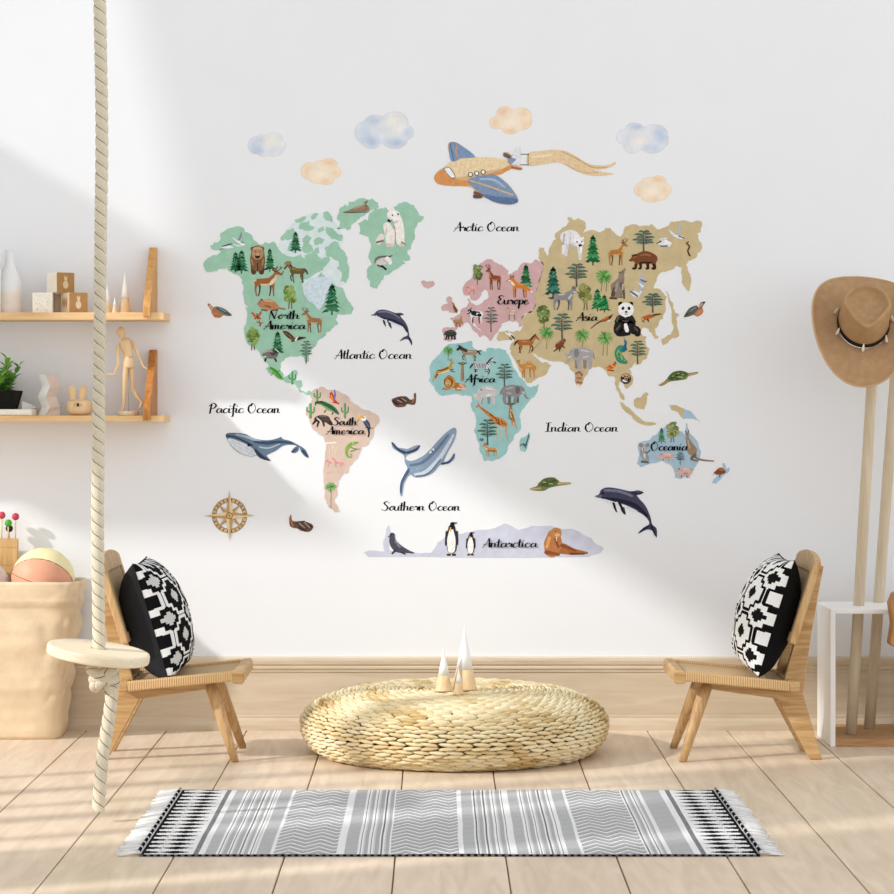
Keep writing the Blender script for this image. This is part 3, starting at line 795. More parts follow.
while s < L[-1] - .01:
    r, z, tr_, tz_ = at_len(s); nst = max(5, int(round(2*PI*r/.060)))
    tone = R.random()
    for half in (0, 1):
        r, z, tr_, tz_ = at_len(min(s + half*step*.5, L[-1] - .006))
        for k in range(nst):
            a = 2*PI*(k + (.5 if half else 0) + .25*row + R.uniform(-.08, .08))/nst
            er = Vector((math.cos(a), math.sin(a), 0)); et = Vector((-math.sin(a), math.cos(a), 0)); ez = Vector((0, 0, 1))
            along = er*tr_ + ez*tz_; nrm = er*tz_ - ez*tr_
            tilt = .10 if half else -.10
            la = et*math.cos(tilt) + along*math.sin(tilt); wa = nrm.cross(la)
            c = Vector((pcx, pcy, 0)) + er*r + ez*max(z, .011)
            hl = min(.046, PI*r/nst*1.18); c += nrm*R.uniform(-.002, .002)
            tw = .0078
            vv = [c + la*(x*hl) + wa*(y*tw) + nrm*(w_*.0115) for x, y, w_ in sv]
            if min(q.z for q in vv) < .001: vv = [Vector((q.x, q.y, max(q.z, .001))) for q in vv]
            patch = mnoise.noise(Vector((a*2.2, s*9, 3)))
            idx = int(max(0, min(6, 1.8 + patch*4.2 + R.uniform(-1.6, 1.6))))
            order = [2, 5, 0, 1, 3, 4, 6]
            b.add(vv, sf, rgb(cols[order[idx]]), True)
    s += step; row += 1
tag(b.build('pouf', M['weave'], None, (pcx, pcy, 0), fix=False), 'wide round pouf braided from dried grass, in front of the wall map', 'pouf')
ZP = PH + .0055
for lab, px, py, d, r, h, sp in (('tallest white tipped wooden cone standing on the pouf', 464.6, 691.5, 9.27, 12.4, 63, .32),
                                 ('middle sized white tipped cone on the pouf, left of the tallest', 443.7, 692.3, 9.22, 8.7, 44, .36),
                                 ('smallest white tipped cone on the pouf, in front of the tallest', 458.6, 692.4, 9.12, 5.4, 27, .42)):
    p = P(px, py, d); cone(lab, p.x, p.y, ZP, r*d/F_PX, h*d/F_PX, sp, 'cones on the pouf')

# ------------------------------------------------------------------ rug
rx0, rx1, ry0, ry1 = -.850, .916, -2.775, -1.585
t = thing('rug', 'grey and white striped woven runner with black banded fringed ends on the floor', 'rug', ((rx0+rx1)/2, (ry0+ry1)/2, 0))
NX, NY = 720, 170
bk, wh, gr, dg, lg = [rgb(c) for c in ('17171a', 'ecebea', 'b1b1b2', '77777a', 'cfcfcf')]
def mixc(a, c, f): return tuple(x*(1-f) + y*f for x, y in zip(a, c))
def rugcol(x, y):
    """x: 0..1766 mm from the left end, y: 0..1190 mm"""
    LN = 1766.0
    xe = min(x, LN - x)
    j = math.sin(x*1.7)*.5
    if xe < 12: return bk
    if xe < 146:
        # white ground with tapering black weft bars
        ph = (y % 68)/68
        f = 1 - abs(xe - 12)/66 if xe < 78 else 0
        g = max(0, 1 - abs(xe - 96)/46)
        k = max(.14 if xe < 128 else 0, .66*max(f, 0), .72*g)
        if 52 < xe < 57: return mixc(wh, lg, .6)
        return bk if abs(ph - .5) < k/2 else wh
    if xe < 152: return wh
    if xe < 168: return dg if (y + x*2) % 22 < 17 else gr
    if xe < 178: return wh
    x2 = x - 178
    # zones: (width, kind)
    zones = ((38, 'g'), (108, 's'), (45, 'g'), (9, 'w'), (179, 'z'), (13, 'w'), (45, 'g'), (95, 's'), (195, 'z'), (8, 'w'), (39, 'g'), (99, 's'), (11, 'w'), (40, 'g'), (105, 's'), (43, 'g'), (10, 'w'), (177, 'z'), (57, 's'), (5, 'w'), (70, 'g'), (8, 'w'))
    tot = sum(z[0] for z in zones); q = x2*tot/(LN - 356); acc = 0
    for wd, kd in zones:
        if q < acc + wd:
            l = q - acc
            if kd == 'w': return wh
            if kd == 'g':
                return wh if l < 7 else (mixc(gr, lg, .5) if int(y/6 + x/6) % 2 else gr)
            if kd == 's':
                m = l % 30
                return wh if m < 6 else (dg if m < 9.5 else (wh if m < 14 else (lg if m < 19 else gr)))
            zz = (l % 84)/84; tri = abs(zz - .5)*2
            ph = ((y + tri*62) % 58)/58
            return wh if ph < .30 else (dg if ph < .42 else gr)
        acc += wd
    return gr
b = MB(); v = []; fs = []; cl = []
RT = .007
def rz(x, y):
    return RT + .0035*max(0, mnoise.noise(Vector((x*4.1, y*2.4, 2)))) + .0006*math.sin(x*900)
for i in range(NX+1):
    for j in range(NY+1):
        x = rx0 + (rx1-rx0)*i/NX; y = ry0 + (ry1-ry0)*j/NY
        wv = .006*mnoise.noise(Vector((y*3, 1, 7)))*(1 - abs(2*i/NX - 1)*.3)
        v.append((x + wv, y, rz(x, y)))
for i in range(NX):
    for j in range(NY):
        fs.append((i*(NY+1)+j, (i+1)*(NY+1)+j, (i+1)*(NY+1)+j+1, i*(NY+1)+j+1)); cl.append(rugcol(1766*(i+.5)/NX, 1190*(j+.5)/NY))
# edges down to the floor
def skirt(idx):
    o = len(v)
    for q in idx: v.append((v[q][0], v[q][1], .0005))
    for k in range(len(idx)-1):
        fs.append((idx[k], idx[k+1], o+k+1, o+k)); cl.append(bk if (k//4) % 2 else dg)
skirt([i*(NY+1) for i in range(NX+1)]); skirt([i*(NY+1)+NY for i in range(NX+1)]); skirt(list(range(NY+1))); skirt([NX*(NY+1)+j for j in range(NY+1)])
b.add(v, fs, cl, True); b.build('woven_panel', M['cloth'], t, fix=False)
R = random.Random(3)
for side in (-1, 1):
    b = MB(); xe = rx0 if side < 0 else rx1
    for k in range(62):
        y = ry0 + (ry1-ry0)*(k+.5)/62
        for q in range(4):
            yy = y + R.uniform(-.008, .008); ln = R.uniform(.052, .075); bend = R.uniform(-.012, .012)
            pts = [Vector((xe - side*.004, y, .008)), Vector((xe + side*ln*.3, y + (yy-y)*.5, .0095)), Vector((xe + side*ln*.65, yy + bend*.4, .006)), Vector((xe + side*ln, yy + bend, .004))]
            b.tube(pts, [.0022, .003, .003, .0016], 5, rgb(R.choice(['eeecea', 'e2e0de', 'd2d0ce', 'f2f0ee'])))
        b.ball((xe + side*.004, y, .011), (.005, .009, .006), bk if k % 4 else rgb('d8d6d4'), 8, 6)
    b.build('fringe', M['cloth'], t, fix=False)
# ------------------------------------------------------------------ dowel rack in a white frame, hat and leather bag
t = thing('coat_rack', 'white framed floor rack with wooden base and two tall slanting dowels', 'coat rack', (1.72, -.30, 0))
x0, x1, yf, yb, zt, th = 1.470, 2.02, -.485, -.160, .516, .020
b = MB()
def slab(a, c): b.box(a, c)
slab((x0, yf, 0), (x0 + th, yb, zt)); b.build('side_panel', M['white'], t, bevel=.003)
b = MB(); slab((x1 - th, yf, 0), (x1, yb, zt)); b.build('side_panel', M['white'], t, bevel=.003)
b = MB(); slab((x0 + th, yf, zt - .018), (x1 - th, yb + .04, zt)); b.build('top_panel', M['white'], t, bevel=.003)
b = MB(); slab((x0 + th, yf + .004, 0), (x1 - th, -.034, .028)); b.build('base', M['rack_base'], t, bevel=.002)
for p0, p1 in ((Vector((1.573, -.333, .0282)), Vector((1.672, -.305, 1.62))), (Vector((1.671, -.165, .0282)), Vector((1.788, -.165, 1.62)))):
    b = MB(); b.tube([p0.lerp(p1, f) for f in (0, .3, .6, .985, 1)], [.0212]*3 + [.0205, .017], 24); dw = b.build('dowel', M['dowel'], t)
b = MB(); b.tube([(1.775, -.165, 1.49), (1.86, -.165, 1.50)], [.011, .011], 12); b.build('peg', M['dowel'], dw)

# hat: its own frame, z = crown axis, -y = front of the hat
hc = P(863, 324.5, 9.58)
ht = thing('cowboy_hat', 'tan felt wide-brimmed hat with a black band, hanging on the tall dowels', 'hat', hc)
ax = Vector((-.02, -.80, .60)).normalized()
fr = (Vector((-.10, -.5, -.75)) - ax*Vector((-.10, -.5, -.75)).dot(ax)).normalized()
sdv = fr.cross(ax).normalized()
if sdv.x < 0: sdv = -sdv
HS = 1.15
def H(x, y, z): return hc + (sdv*x - fr*y + ax*z)*HS   # y negative = front
n = 96
def ring_brim(f, k):
    a = 2*PI*k/n; c, s = math.cos(a), math.sin(a)
    ri, rj = .083, .100
    ro, rp = .184, (.228 if s > 0 else .232)
    x = (ri + (ro-ri)*f)*c; y = (rj + (rp-rj)*f)*s
    z = .060*(f**1.8)*abs(c)**2.2 - .030*(f**1.5)*abs(s)**2.5
    return (x*(1 - .07*f*f*abs(c)), y, z)
b = MB(); v = []; NF = 12
for sgn, off in ((1, 0), (-1, -.004)):
    for i in range(NF+1):
        for k in range(n):
            x, y, z = ring_brim(i/NF, k); v.append(H(x, y, z + off))
K = (NF+1)*n; fs = []
for i in range(NF):
    for k in range(n):
        q = (i*n+k, i*n+(k+1) % n, (i+1)*n+(k+1) % n, (i+1)*n+k); fs += [q, tuple(K+a for a in q[::-1])]
fs += [(NF*n+k, NF*n+(k+1) % n, K+NF*n+(k+1) % n, K+NF*n+k) for k in range(n)]
b.add(v, fs, None, True); b.build('brim', M['felt'], ht)
b = MB(); b.tube([H(*ring_brim(1, k)) - ax*.002 for k in range(n)], .0036, 8, closed=True); b.build('brim_binding', M['felt_edge'], ht)
# crown with teardrop dent
def tear(k, f):
    a = 2*PI*k/n; c, s = math.cos(a), math.sin(a)
    w = .071*(1 - .50*max(0, -s)**1.1); x = w*c; y = .074*s - .012
    if s < 0: y = .094*s - .012
    return x*f, (y + .012)*f - .012
crown = []
for i in range(10):
    f = i/9
    row = []
    for k in range(n):
        a = 2*PI*k/n; bx, by = .083*math.cos(a), .100*math.sin(a); tx, ty = tear(k, 1.0)
        tx *= 1.10; ty = (ty + .012)*1.06 - .012
        e = f**1.25
        row.append(H(bx + (tx-bx)*e, by + (ty-by)*e, .004 + .118*f))
    crown.append(row)
for f, z in ((1.06, .1265), (1.0, .1285), (.95, .127), (.90, .120), (.84, .110), (.55, .1035), (.25, .102), (.01, .102)):
    crown.append([H(*tear(k, f), z) for k in range(n)])
b = MB(); v = [q for row in crown for q in row]
b.add(v, [(i*n+k, i*n+(k+1) % n, (i+1)*n+(k+1) % n, (i+1)*n+k) for i in range(len(crown)-1) for k in range(n)], None, True)
b.build('crown', M['felt'], ht)
b = MB(); v = []
for f, off in ((.03, .0025), (.06, .0040), (.17, .0040), (.20, .0025)):
    for k in range(n):
        a = 2*PI*k/n; bx, by = .083*math.cos(a), .100*math.sin(a); tx, ty = tear(k, 1.06); e = f**1.25
        x, y = bx + (tx-bx)*e, by + (ty-by)*e; l = math.hypot(x, y)
        v.append(H(x*(1 + off/l), y*(1 + off/l), .004 + .108*f))
b.add(v, [(i*n+k, i*n+(k+1) % n, (i+1)*n+(k+1) % n, (i+1)*n+k) for i in range(3) for k in range(n)], None, True)
band = b.build('hat_band', M['black'], ht)
for deg in (-152, -198, -90, -38, 10, 60, 120):
    a = math.radians(deg); rx_, ry_ = .0885*math.cos(a), .1055*math.sin(a)
    b = MB(); o_ = Vector((math.cos(a), math.sin(a), 0))
    q = [(rx_ + o_.x*.002, ry_ + o_.y*.002, .036), (rx_ + o_.x*.004, ry_ + o_.y*.004, .024), (rx_ + o_.x*.008, ry_ + o_.y*.008, .010), (rx_ + o_.x*.011, ry_ + o_.y*.011, .003)]
    b.tube([H(*w_) for w_ in q], [.001, .0042, .0062, .0025], 12); b.build('tooth', M['tooth'], band)

# leather bag hanging from the peg, mostly past the frame edge
lb = Vector((1.85, -.545, .39))
t = thing('leather_bag', 'tan leather shoulder bag hanging at the right frame edge by the rack', 'bag', lb)
b = MB()
pl = [(1.676, .545), (1.690, .582), (1.74, .60), (1.98, .60), (2.03, .58), (2.035, .53), (2.02, .40), (2.0, .385), (1.685, .385), (1.675, .395), (1.686, .47)]
b.prism(pl, lambda x, z, q: (x, q, z), -.585, -.515); pouch = b.build('pouch', M['leather'], t, bevel=.010, seg=3)
b = MB(); fl = [(1.70, .60), (2.01, .60), (2.0, .50), (1.93, .455), (1.78, .455), (1.71, .50)]
b.prism(fl, lambda x, z, q: (x, q, z), -.593, -.586); b.build('flap', M['leather'], pouch, bevel=.002)
b = MB(); b.tube(crom([(1.735, -.55, .585), (1.77, -.46, .85), (1.832, -.22, 1.42), (1.835, -.165, 1.518), (1.85, -.17, 1.49), (1.90, -.40, .95), (1.965, -.55, .585)], 8), .006, 8); b.build('strap', M['leather'], t)
# ------------------------------------------------------------------ printed wall stickers
S0 = 253.85
CROPS = {'A': (190, 190, 160/894), 'B': (230, 290, 160/894), 'G': (320, 190, 120/894), 'S': (290, 370, 160/894), 'E': (420, 240, 160/894),
         'F': (420, 330, 140/894), 'H': (540, 200, 180/894), 'O': (600, 330, 150/610), 'T': (350, 420, 270/894), 'C': (230, 90, 230/894),
         'D': (420, 90, 270/894), 'Q': (350, 280, 120/894), 'W': (190, 380, 160/894), 'J': (620, 240, 100/894), 'px': (0, 0, 1)}
def wx(px): return (px - CX)/S0
def wz(py): return CAMH - (py - CY)/S0
def smooth(pts, n=5, closed=True): return [p[:2] for p in crom([tuple(p) for p in pts], n, closed)]
class Art:
    """flat layers of ink; every primitive lies a hair in front of the one before it"""
    def __init__(s, crop='px', off=.0016, box=None, flip=False):
        s.cr = CROPS[crop]; s.mb = MB(); s.z = off; s.box = box; s.flip = flip
    def pt(s, x, y):
        if s.box:
            x0, y0, x1, y1 = s.box; fx = x/100
            if s.flip: fx = 1 - fx
            x, y = x0 + (x1-x0)*fx, y0 + (y1-y0)*y/100
        ox, oy, k = s.cr
        return ox + x*k, oy + y*k
    def sc(s):
        k = s.cr[2]
        if s.box: k *= math.sqrt(abs((s.box[2]-s.box[0])*(s.box[3]-s.box[1])))/100
        return k
    def face(s, pts, col):
        s.mb.add([(wx(x), -s.z, wz(y)) for x, y in pts], [list(range(len(pts)))], col if isinstance(col, tuple) else rgb(col))
    def nxt(s): s.z += .00006
    def poly(s, col, pts, sm=0):
        q = [s.pt(*p) for p in pts]
        if sm: q = smooth(q, sm)
        s.face(q, col); s.nxt(); return s
    def ell(s, col, cx, cy, rx, ry, rot=0):
        r = math.radians(rot); q = []
        for k in range(18):
            a = 2*PI*k/18; x, y = rx*math.cos(a), ry*math.sin(a)
            q.append(s.pt(cx + x*math.cos(r) - y*math.sin(r), cy + x*math.sin(r) + y*math.cos(r)))
        s.face(q, col); s.nxt(); return s
    def k(s, col, pts, n=4):
        """tapered stroke through (x, y, width) points"""
        kk = s.sc(); q = [(*s.pt(x, y), w*kk/2) for x, y, w in pts]
        c = crom(q, n) if len(q) > 2 else q
        Lp = []; Rp = []
        for i, (x, y, w) in enumerate(c):
            a, b_ = c[max(0, i-1)], c[min(len(c)-1, i+1)]
            dx, dy = b_[0]-a[0], b_[1]-a[1]; l = math.hypot(dx, dy) or 1; nx, ny = -dy/l, dx/l
            w = max(.12, w); Lp.append((x+nx*w, y+ny*w)); Rp.append((x-nx*w, y-ny*w))
        cc = rgb(col) if isinstance(col, str) else col
        V_ = [(wx(x), -s.z, wz(y)) for x, y in Lp + Rp]; m = len(Lp)
        fs = [(i, i+1, m+i+1, m+i) for i in range(m-1)]
        s.mb.add(V_, fs, cc)
        for e, sg in ((0, -1), (m-1, 1)):
            x, y, w = c[e]; w = max(.12, w); a, b_ = c[max(0, e-1)], c[min(m-1, e+1)]; an = math.atan2(b_[1]-a[1], b_[0]-a[0])
            s.mb.add([(wx(x + sg*w*math.cos(an + t*PI/6 - PI/2) ), -s.z, wz(y + sg*w*math.sin(an + t*PI/6 - PI/2))) for t in range(7)], [list(range(7))], cc)
        s.nxt(); return s
    def run(s, txt):
        """'k col x,y,w x,y,w ; e col cx,cy,rx,ry,rot ; p col x,y ... ; c (smooth poly)'"""
        for item in txt.split(';'):
            w = item.split()
            if not w: continue
            a = [tuple(float(t) for t in q.split(',')) for q in w[2:]]
            if w[0] == 'k': s.k(w[1], a)
            elif w[0] == 'e':
                for q in a: s.ell(w[1], *q)
            elif w[0] == 'p': s.poly(w[1], a)
            elif w[0] == 'c': s.poly(w[1], a, 5)
        return s
    def done(s, name, parent, mat=None):
        return s.mb.build(name, mat or M['print'], parent, fix=False)

def rough(pts, amp=.5, depth=2, seed=1):
    r_ = random.Random(seed)
    for d in range(depth):
        out = []
        for i, p in enumerate(pts):
            q = pts[(i+1) % len(pts)]; dx, dy = q[0]-p[0], q[1]-p[1]; l = math.hypot(dx, dy)
            out.append(p)
            if l > 1.2:
                a = amp*(.55**d)*min(1.2, l/5)*r_.uniform(-1, 1); out.append(((p[0]+q[0])/2 - dy/l*a, (p[1]+q[1])/2 + dx/l*a))
        pts = out
    return pts
def T(crop, txt):
    ox, oy, k = CROPS[crop]
    return [(ox + float(a)*k, oy + float(b)*k) for a, b in (q.split(',') for q in txt.split())]
def sticker(name, label, cat, shapes, group=None, seed=1, amp=.5):
    """cut vinyl pieces with thickness; shapes: list of (colour, px outline)"""
    mb = MB(); allp = [p for _, q in shapes for p in q]
    cx = sum(p[0] for p in allp)/len(allp); cy = sum(p[1] for p in allp)/len(allp)
    for i, (col, q) in enumerate(shapes):
        if amp: q = rough(q, amp*2.1, 3, seed + i)
        t = .0011 + .00002*i
        mb.prism([(wx(x), wz(y)) for x, y in q], lambda a, b_, d: (a, -d, b_), .0001, t, rgb(col) if isinstance(col, str) else col)
    o = mb.build(name, M['decal'], None, (wx(cx), 0, wz(cy)))
    return tag(o, label, cat, group)

# ---- plants
def fir(cr, x, y0, y1, hw, parent, cols=('2f6b4c', '3f8259', '245a40')):
    a = Art(cr); h = y1 - y0; r_ = random.Random(int(x*7+y0)); hw *= 1.22
    a.k('5a4a38', [(x, y0 + h*.75, hw*.12), (x, y1, hw*.16)])
    n = 7
    for i in range(n - 1, -1, -1):
        f = (i+1)/n; yb = y0 + h*.93*f; w = hw*(.13 + .87*f**.85); yt = y0 + h*.93*max(0, (i-.9)/n)
        pts = [(x, yt)]
        for s_ in range(9):
            g = s_/8; xx = x + w - 2*w*g; pts.append((xx, yb - (h*.045 if s_ % 2 else 0) - h*.05*abs(1 - 2*g)**2*(-.3) + r_.uniform(-1, 1)*h*.015))
        a.poly(cols[(i + int(x)) % 3], pts)
    for i in range(10):
        f = r_.uniform(.15, .9); a.k(r_.choice(['6aa67c', '1d4a36', '7fb48c', '1a4232']), [(x + r_.uniform(-.6, .6)*hw*f, y0 + h*f*.93, hw*.09), (x + r_.uniform(-.8, .8)*hw*f, y0 + h*(f + .05)*.93, hw*.05)])
    return a.done('fir_tree_print', parent)
def acacia(cr, x, y0, y1, hw, parent, trunk='5d5a50'):
    a = Art(cr); h = y1 - y0
    a.k(trunk, [(x, y0 + h*.06, hw*.05), (x - hw*.03, y0 + h*.5, hw*.11), (x, y1, hw*.17)])
    for i, (f, l, r, dy) in enumerate(((.06, .42, .50, -.01), (.20, .80, .72, -.03), (.33, .62, .95, .0), (.46, 1.0, .80, .01), (.60, .66, .88, -.01))):
        y = y0 + h*f
        a.k(trunk, [(x - hw*.03, y + h*.08, hw*.06), (x - l*hw*.7, y + h*.01, hw*.04)]); a.k(trunk, [(x, y + h*.08, hw*.06), (x + r*hw*.7, y + h*.01 + dy*h, hw*.04)])
        a.k('4a6a5c', [(x - l*hw, y + h*.012, hw*.06), (x - l*hw*.6, y - h*.008, hw*.20), (x - l*hw*.12, y + h*.004, hw*.10)])
        a.k('3f5c52', [(x + r*hw*.10, y + h*.004 + dy*h, hw*.10), (x + r*hw*.55, y - h*.008 + dy*h, hw*.19), (x + r*hw, y + h*.010 + dy*h, hw*.06)])
        a.k('6d8a78', [(x - l*hw*.7, y - h*.016, hw*.05), (x - l*hw*.35, y - h*.014, hw*.07)]); a.k('6d8a78', [(x + r*hw*.35, y - h*.014 + dy*h, hw*.07), (x + r*hw*.7, y - h*.016 + dy*h, hw*.05)])
    return a.done('acacia_tree_print', parent)
def palm(cr, x, y0, y1, r, parent, twin=0):
    a = Art(cr); r_ = random.Random(int(x+y0)); cy = y0 + r*.9
    for q in ((x,) if not twin else (x - twin, x + twin)):
        a.k('9a8a6c', [(q, cy, r*.12), (q + r*.06, (cy+y1)/2, r*.10), (q, y1, r*.14)])
    for i in range(22):
        an = 2*PI*i/22 + r_.uniform(-.1, .1); L = r*r_.uniform(.8, 1.1); dx, dy = math.cos(an)*L, math.sin(an)*L*.9
        a.k(r_.choice(['5f9a4c', '7db465', '4a8440', '8cc070']), [(x, cy, r*.06), (x + dx*.55, cy + dy*.55 - r*.06, r*.13), (x + dx, cy + dy + r*.07, r*.03)])
    a.ell('487c3c', x, cy, r*.16, r*.14)
    return a.done('palm_tree_print', parent)
def leafy(cr, x, y0, y1, hw, parent, cols=('7d9a4e', '94ad5f', '5f7d3c'), twin=True):
    a = Art(cr); h = y1 - y0; r_ = random.Random(int(x+y0)); hw *= 1.15
    for q, t in (((-.18, .6), (.2, .55)) if twin else ((0, .5),)):
        a.k('7a6248', [(x + q*hw*.5, y0 + h*t, hw*.12), (x + q*hw, y1, hw*.14)])
    for i in range(20):
        f = r_.uniform(0, 1); w = hw*(.25 + .75*math.sin(PI*(.12 + .75*f))); yy = y0 + h*(.08 + .60*f)
        a.ell(cols[i % 3], x + r_.uniform(-.62, .62)*w, yy, hw*r_.uniform(.28, .45), h*r_.uniform(.09, .14), r_.uniform(-30, 30))
    for i in range(9):
        a.ell(r_.choice(['aec27a', '4f6c34']), x + r_.uniform(-.6, .6)*hw, y0 + h*r_.uniform(.1, .65), hw*.12, h*.03, r_.uniform(-40, 40))
    return a.done('leafy_tree_print', parent)
def cactus(cr, x, y0, y1, hw, parent):
    a = Art(cr); h = y1 - y0; c = '4f8f58'
    a.k(c, [(x, y0 + h*.08, hw*.5), (x, y1, hw*.55)])
    a.k(c, [(x, y0 + h*.62, hw*.3), (x - hw*.75, y0 + h*.58, hw*.34), (x - hw*.85, y0 + h*.32, hw*.3)]); a.k(c, [(x, y0 + h*.70, hw*.3), (x + hw*.75, y0 + h*.62, hw*.34), (x + hw*.85, y0 + h*.28, hw*.3)])
    a.k('82b884', [(x - hw*.08, y0 + h*.1, hw*.12), (x - hw*.08, y1 - h*.05, hw*.12)])
    return a.done('cactus_print', parent)
def baobab(cr, x, y0, y1, hw, parent):
    a = Art(cr); h = y1 - y0
    a.k('a08468', [(x, y0 + h*.08, hw*.35), (x, y0 + h*.5, hw*.62), (x, y1, hw*.75)]); a.k('866a50', [(x + hw*.18, y0 + h*.12, hw*.12), (x + hw*.22, y1 - h*.06, hw*.2)])
    for dx in (-.9, -.5, .5, .9): a.k('6b5a44', [(x, y0 + h*.14, hw*.18), (x + dx*hw, y0 + h*.04, hw*.08)])
    a.k('58694a', [(x - hw*1.05, y0 + h*.04, hw*.10), (x, y0 + h*.0, hw*.20), (x + hw*1.05, y0 + h*.04, hw*.10)])
    return a.done('baobab_tree_print', parent)

# ---- animals as templates in a 100 x 100 box, facing right
TPL = {}
TPL['deer'] = '''k {d} 60,58,8 60,78,4.5 57,99,4; k {d} 26,56,9 28,78,4.5 24,99,4; k {b} 20,54,20 42,53,22 64,51,23; k {b} 60,48,20 72,32,13 78,22,11; k {l} 66,58,12 72,46,8 76,32,6; k {b} 76,22,12 84,25,9 92,29,6;
k {b} 20,56,15 15,75,6 18,99,4; k {b} 66,56,12 68,78,5.5 69,99,4; k {l} 15,47,7 10,53,4; k {d} 74,18,5 66,14,3; k {h} 79,18,3 76,8,2.6 81,0,2; k {h} 76,12,2.4 68,5,2; k {h} 81,17,3 90,9,2.4 89,1,2; k {h} 87,11,2 96,5,2; e 201810 84,23,1.4,1.6; k {l} 30,62,4 46,63,6 58,60,4'''
TPL['doe'] = '''k {d} 60,58,8 60,78,5 58,99,4; k {d} 30,58,9 32,78,5 28,99,4; k {b} 22,52,22 44,50,24 66,49,24; k {b} 62,46,20 76,28,13 80,18,12; k {l} 66,54,10 74,40,8; k {b} 78,18,13 86,20,10 95,24,7; k {b} 22,56,16 17,75,6 18,99,4; k {b} 68,56,12 70,78,5 70,99,4; k {l} 16,46,8 10,54,4; k {d} 76,12,7 68,5,3; k {d} 80,12,5 84,3,3; e 201810 86,18,1.6,1.8'''
TPL['bear'] = '''k {d} 36,60,16 38,78,13 36,94,11 42,96,9; k {d} 64,60,16 62,78,12 62,94,10 68,96,8; k {b} 20,46,40 42,34,46 62,40,44 76,46,34; k {b} 70,40,32 84,44,25; k {b} 84,44,22 93,52,13 98,55,8; k {b} 20,54,26 16,76,16 14,94,13 22,96,10; k {b} 72,56,22 78,78,13 80,94,12 88,96,9; k {d} 16,78,12 14,94,11 22,96,8; k {d} 78,80,10 80,94,10 88,96,7; e {d} 80,26,5,5; e {d} 89,28,3.5,4; e 151010 99,52,2.5,2.5; e 151010 90,42,1.5,1.5;
k {l} 28,30,7 46,24,8 62,28,6; k {l} 78,36,5 88,42,4; k {d} 24,66,7 40,66,9 60,66,8'''
TPL['horse'] = '''k {d} 18,36,8 8,46,9 2,60,5; k {d} 28,56,10 22,76,5 26,97,5; k {d} 62,56,9 74,72,5 70,90,5; k {b} 24,46,24 44,46,25 66,44,25; k {b} 62,42,24 76,26,16 84,14,12; k {b} 82,14,13 90,22,9 96,30,8; k {b} 24,52,17 30,72,7 20,97,5; k {b} 66,52,13 64,76,5.5 60,98,5;
k {d} 66,34,7 74,18,7 84,6,5; k {l} 34,40,6 50,42,6; k {l} 70,36,5 80,22,4; e 151010 87,17,1.4,1.4; k {d} 84,8,4 86,2,2'''
TPL['wolf'] = '''k {d} 24,48,9 12,54,9 1,52,4; k {d} 34,58,11 36,78,6 30,98,5; k {d} 66,60,9 68,80,5 66,99,5; k {b} 28,48,22 48,48,24 70,46,26; k {b} 66,42,26 78,30,18 84,22,15; k {b} 82,22,16 90,28,10 97,32,6; k {b} 28,54,18 20,76,7 22,98,6; k {b} 72,56,13 76,80,6 76,99,6; p {d} 78,18 80,4 86,14; p {d} 84,16 88,4 91,17; k {l} 68,54,8 76,42,8; k {l} 84,28,6 94,32,4; k {l} 36,40,5 54,38,5; e 151010 98,31,2,2; e 151010 87,23,1.5,1.5'''
TPL['sheep'] = '''k {d} 32,60,9 32,80,6 30,98,5; k {d} 66,60,9 68,80,6 66,98,5; k {b} 24,46,34 46,44,36 68,44,34; k {b} 66,38,26 80,28,18; k {b} 78,26,17 88,32,12 94,36,8; k {b} 24,56,18 20,80,7 20,98,6; k {b} 72,56,15 76,80,7 76,98,6; k {d} 80,18,6 72,10,4; k {l} 30,36,8 50,33,8; k {l} 36,52,7 56,54,7; e 151010 86,28,1.6,1.6'''
TPL['elephant'] = '''k {d} 34,60,17 34,80,13 34,97,13; k {d} 60,62,16 62,82,12 62,97,12; k {b} 22,40,44 42,36,50 60,38,48; k {b} 58,34,36 70,30,34 76,32,26; k {b} 76,34,16 86,52,11 90,70,8 98,80,5; k {b} 20,52,24 16,78,15 18,98,14; k {b} 56,58,20 54,80,14 52,98,14; c {d} 58,14 68,18 70,38 64,54 56,46 54,26; k f0ece0 80,44,4 88,54,3; k {d} 6,36,3 2,60,3; e 151010 76,28,1.6,1.6; k {l} 24,26,7 44,20,7; k {l} 24,48,6 40,52,6'''
TPL['rhino'] = '''k {d} 36,66,16 36,84,12 36,98,11; k {d} 62,66,15 66,84,12 66,98,11; k {b} 20,44,46 42,38,54 62,46,48; k {b} 62,48,34 76,58,28; k {b} 76,60,24 86,70,18 92,76,14; k {b} 20,58,26 18,82,15 18,98,14; k {b} 66,60,18 70,84,12 72,98,12; p e8e4da 88,64 99,44 95,70; p e8e4da 82,56 88,46 88,60; e {d} 66,30,4,7,20; e 151010 80,56,1.6,1.6; k {l} 24,28,8 44,22,8; k {l} 26,56,7 44,60,8'''
TPL['camel'] = '''k {d} 34,56,8 36,78,5 32,99,4; k {d} 62,56,8 62,78,5 60,99,4; k {b} 20,48,20 42,44,24 66,46,22; e {b} 40,32,13,13; k {b} 64,46,15 76,48,10 84,32,8 86,20,8; k {b} 85,17,10 92,20,8 97,23,5; k {b} 20,52,15 18,78,6 16,99,5; k {b} 66,54,12 70,78,6 70,99,5; k {l} 34,26,5 44,23,4; k {l} 28,42,5 50,46,5; e 151010 90,17,1.4,1.4; k {d} 12,44,3 9,62,3'''
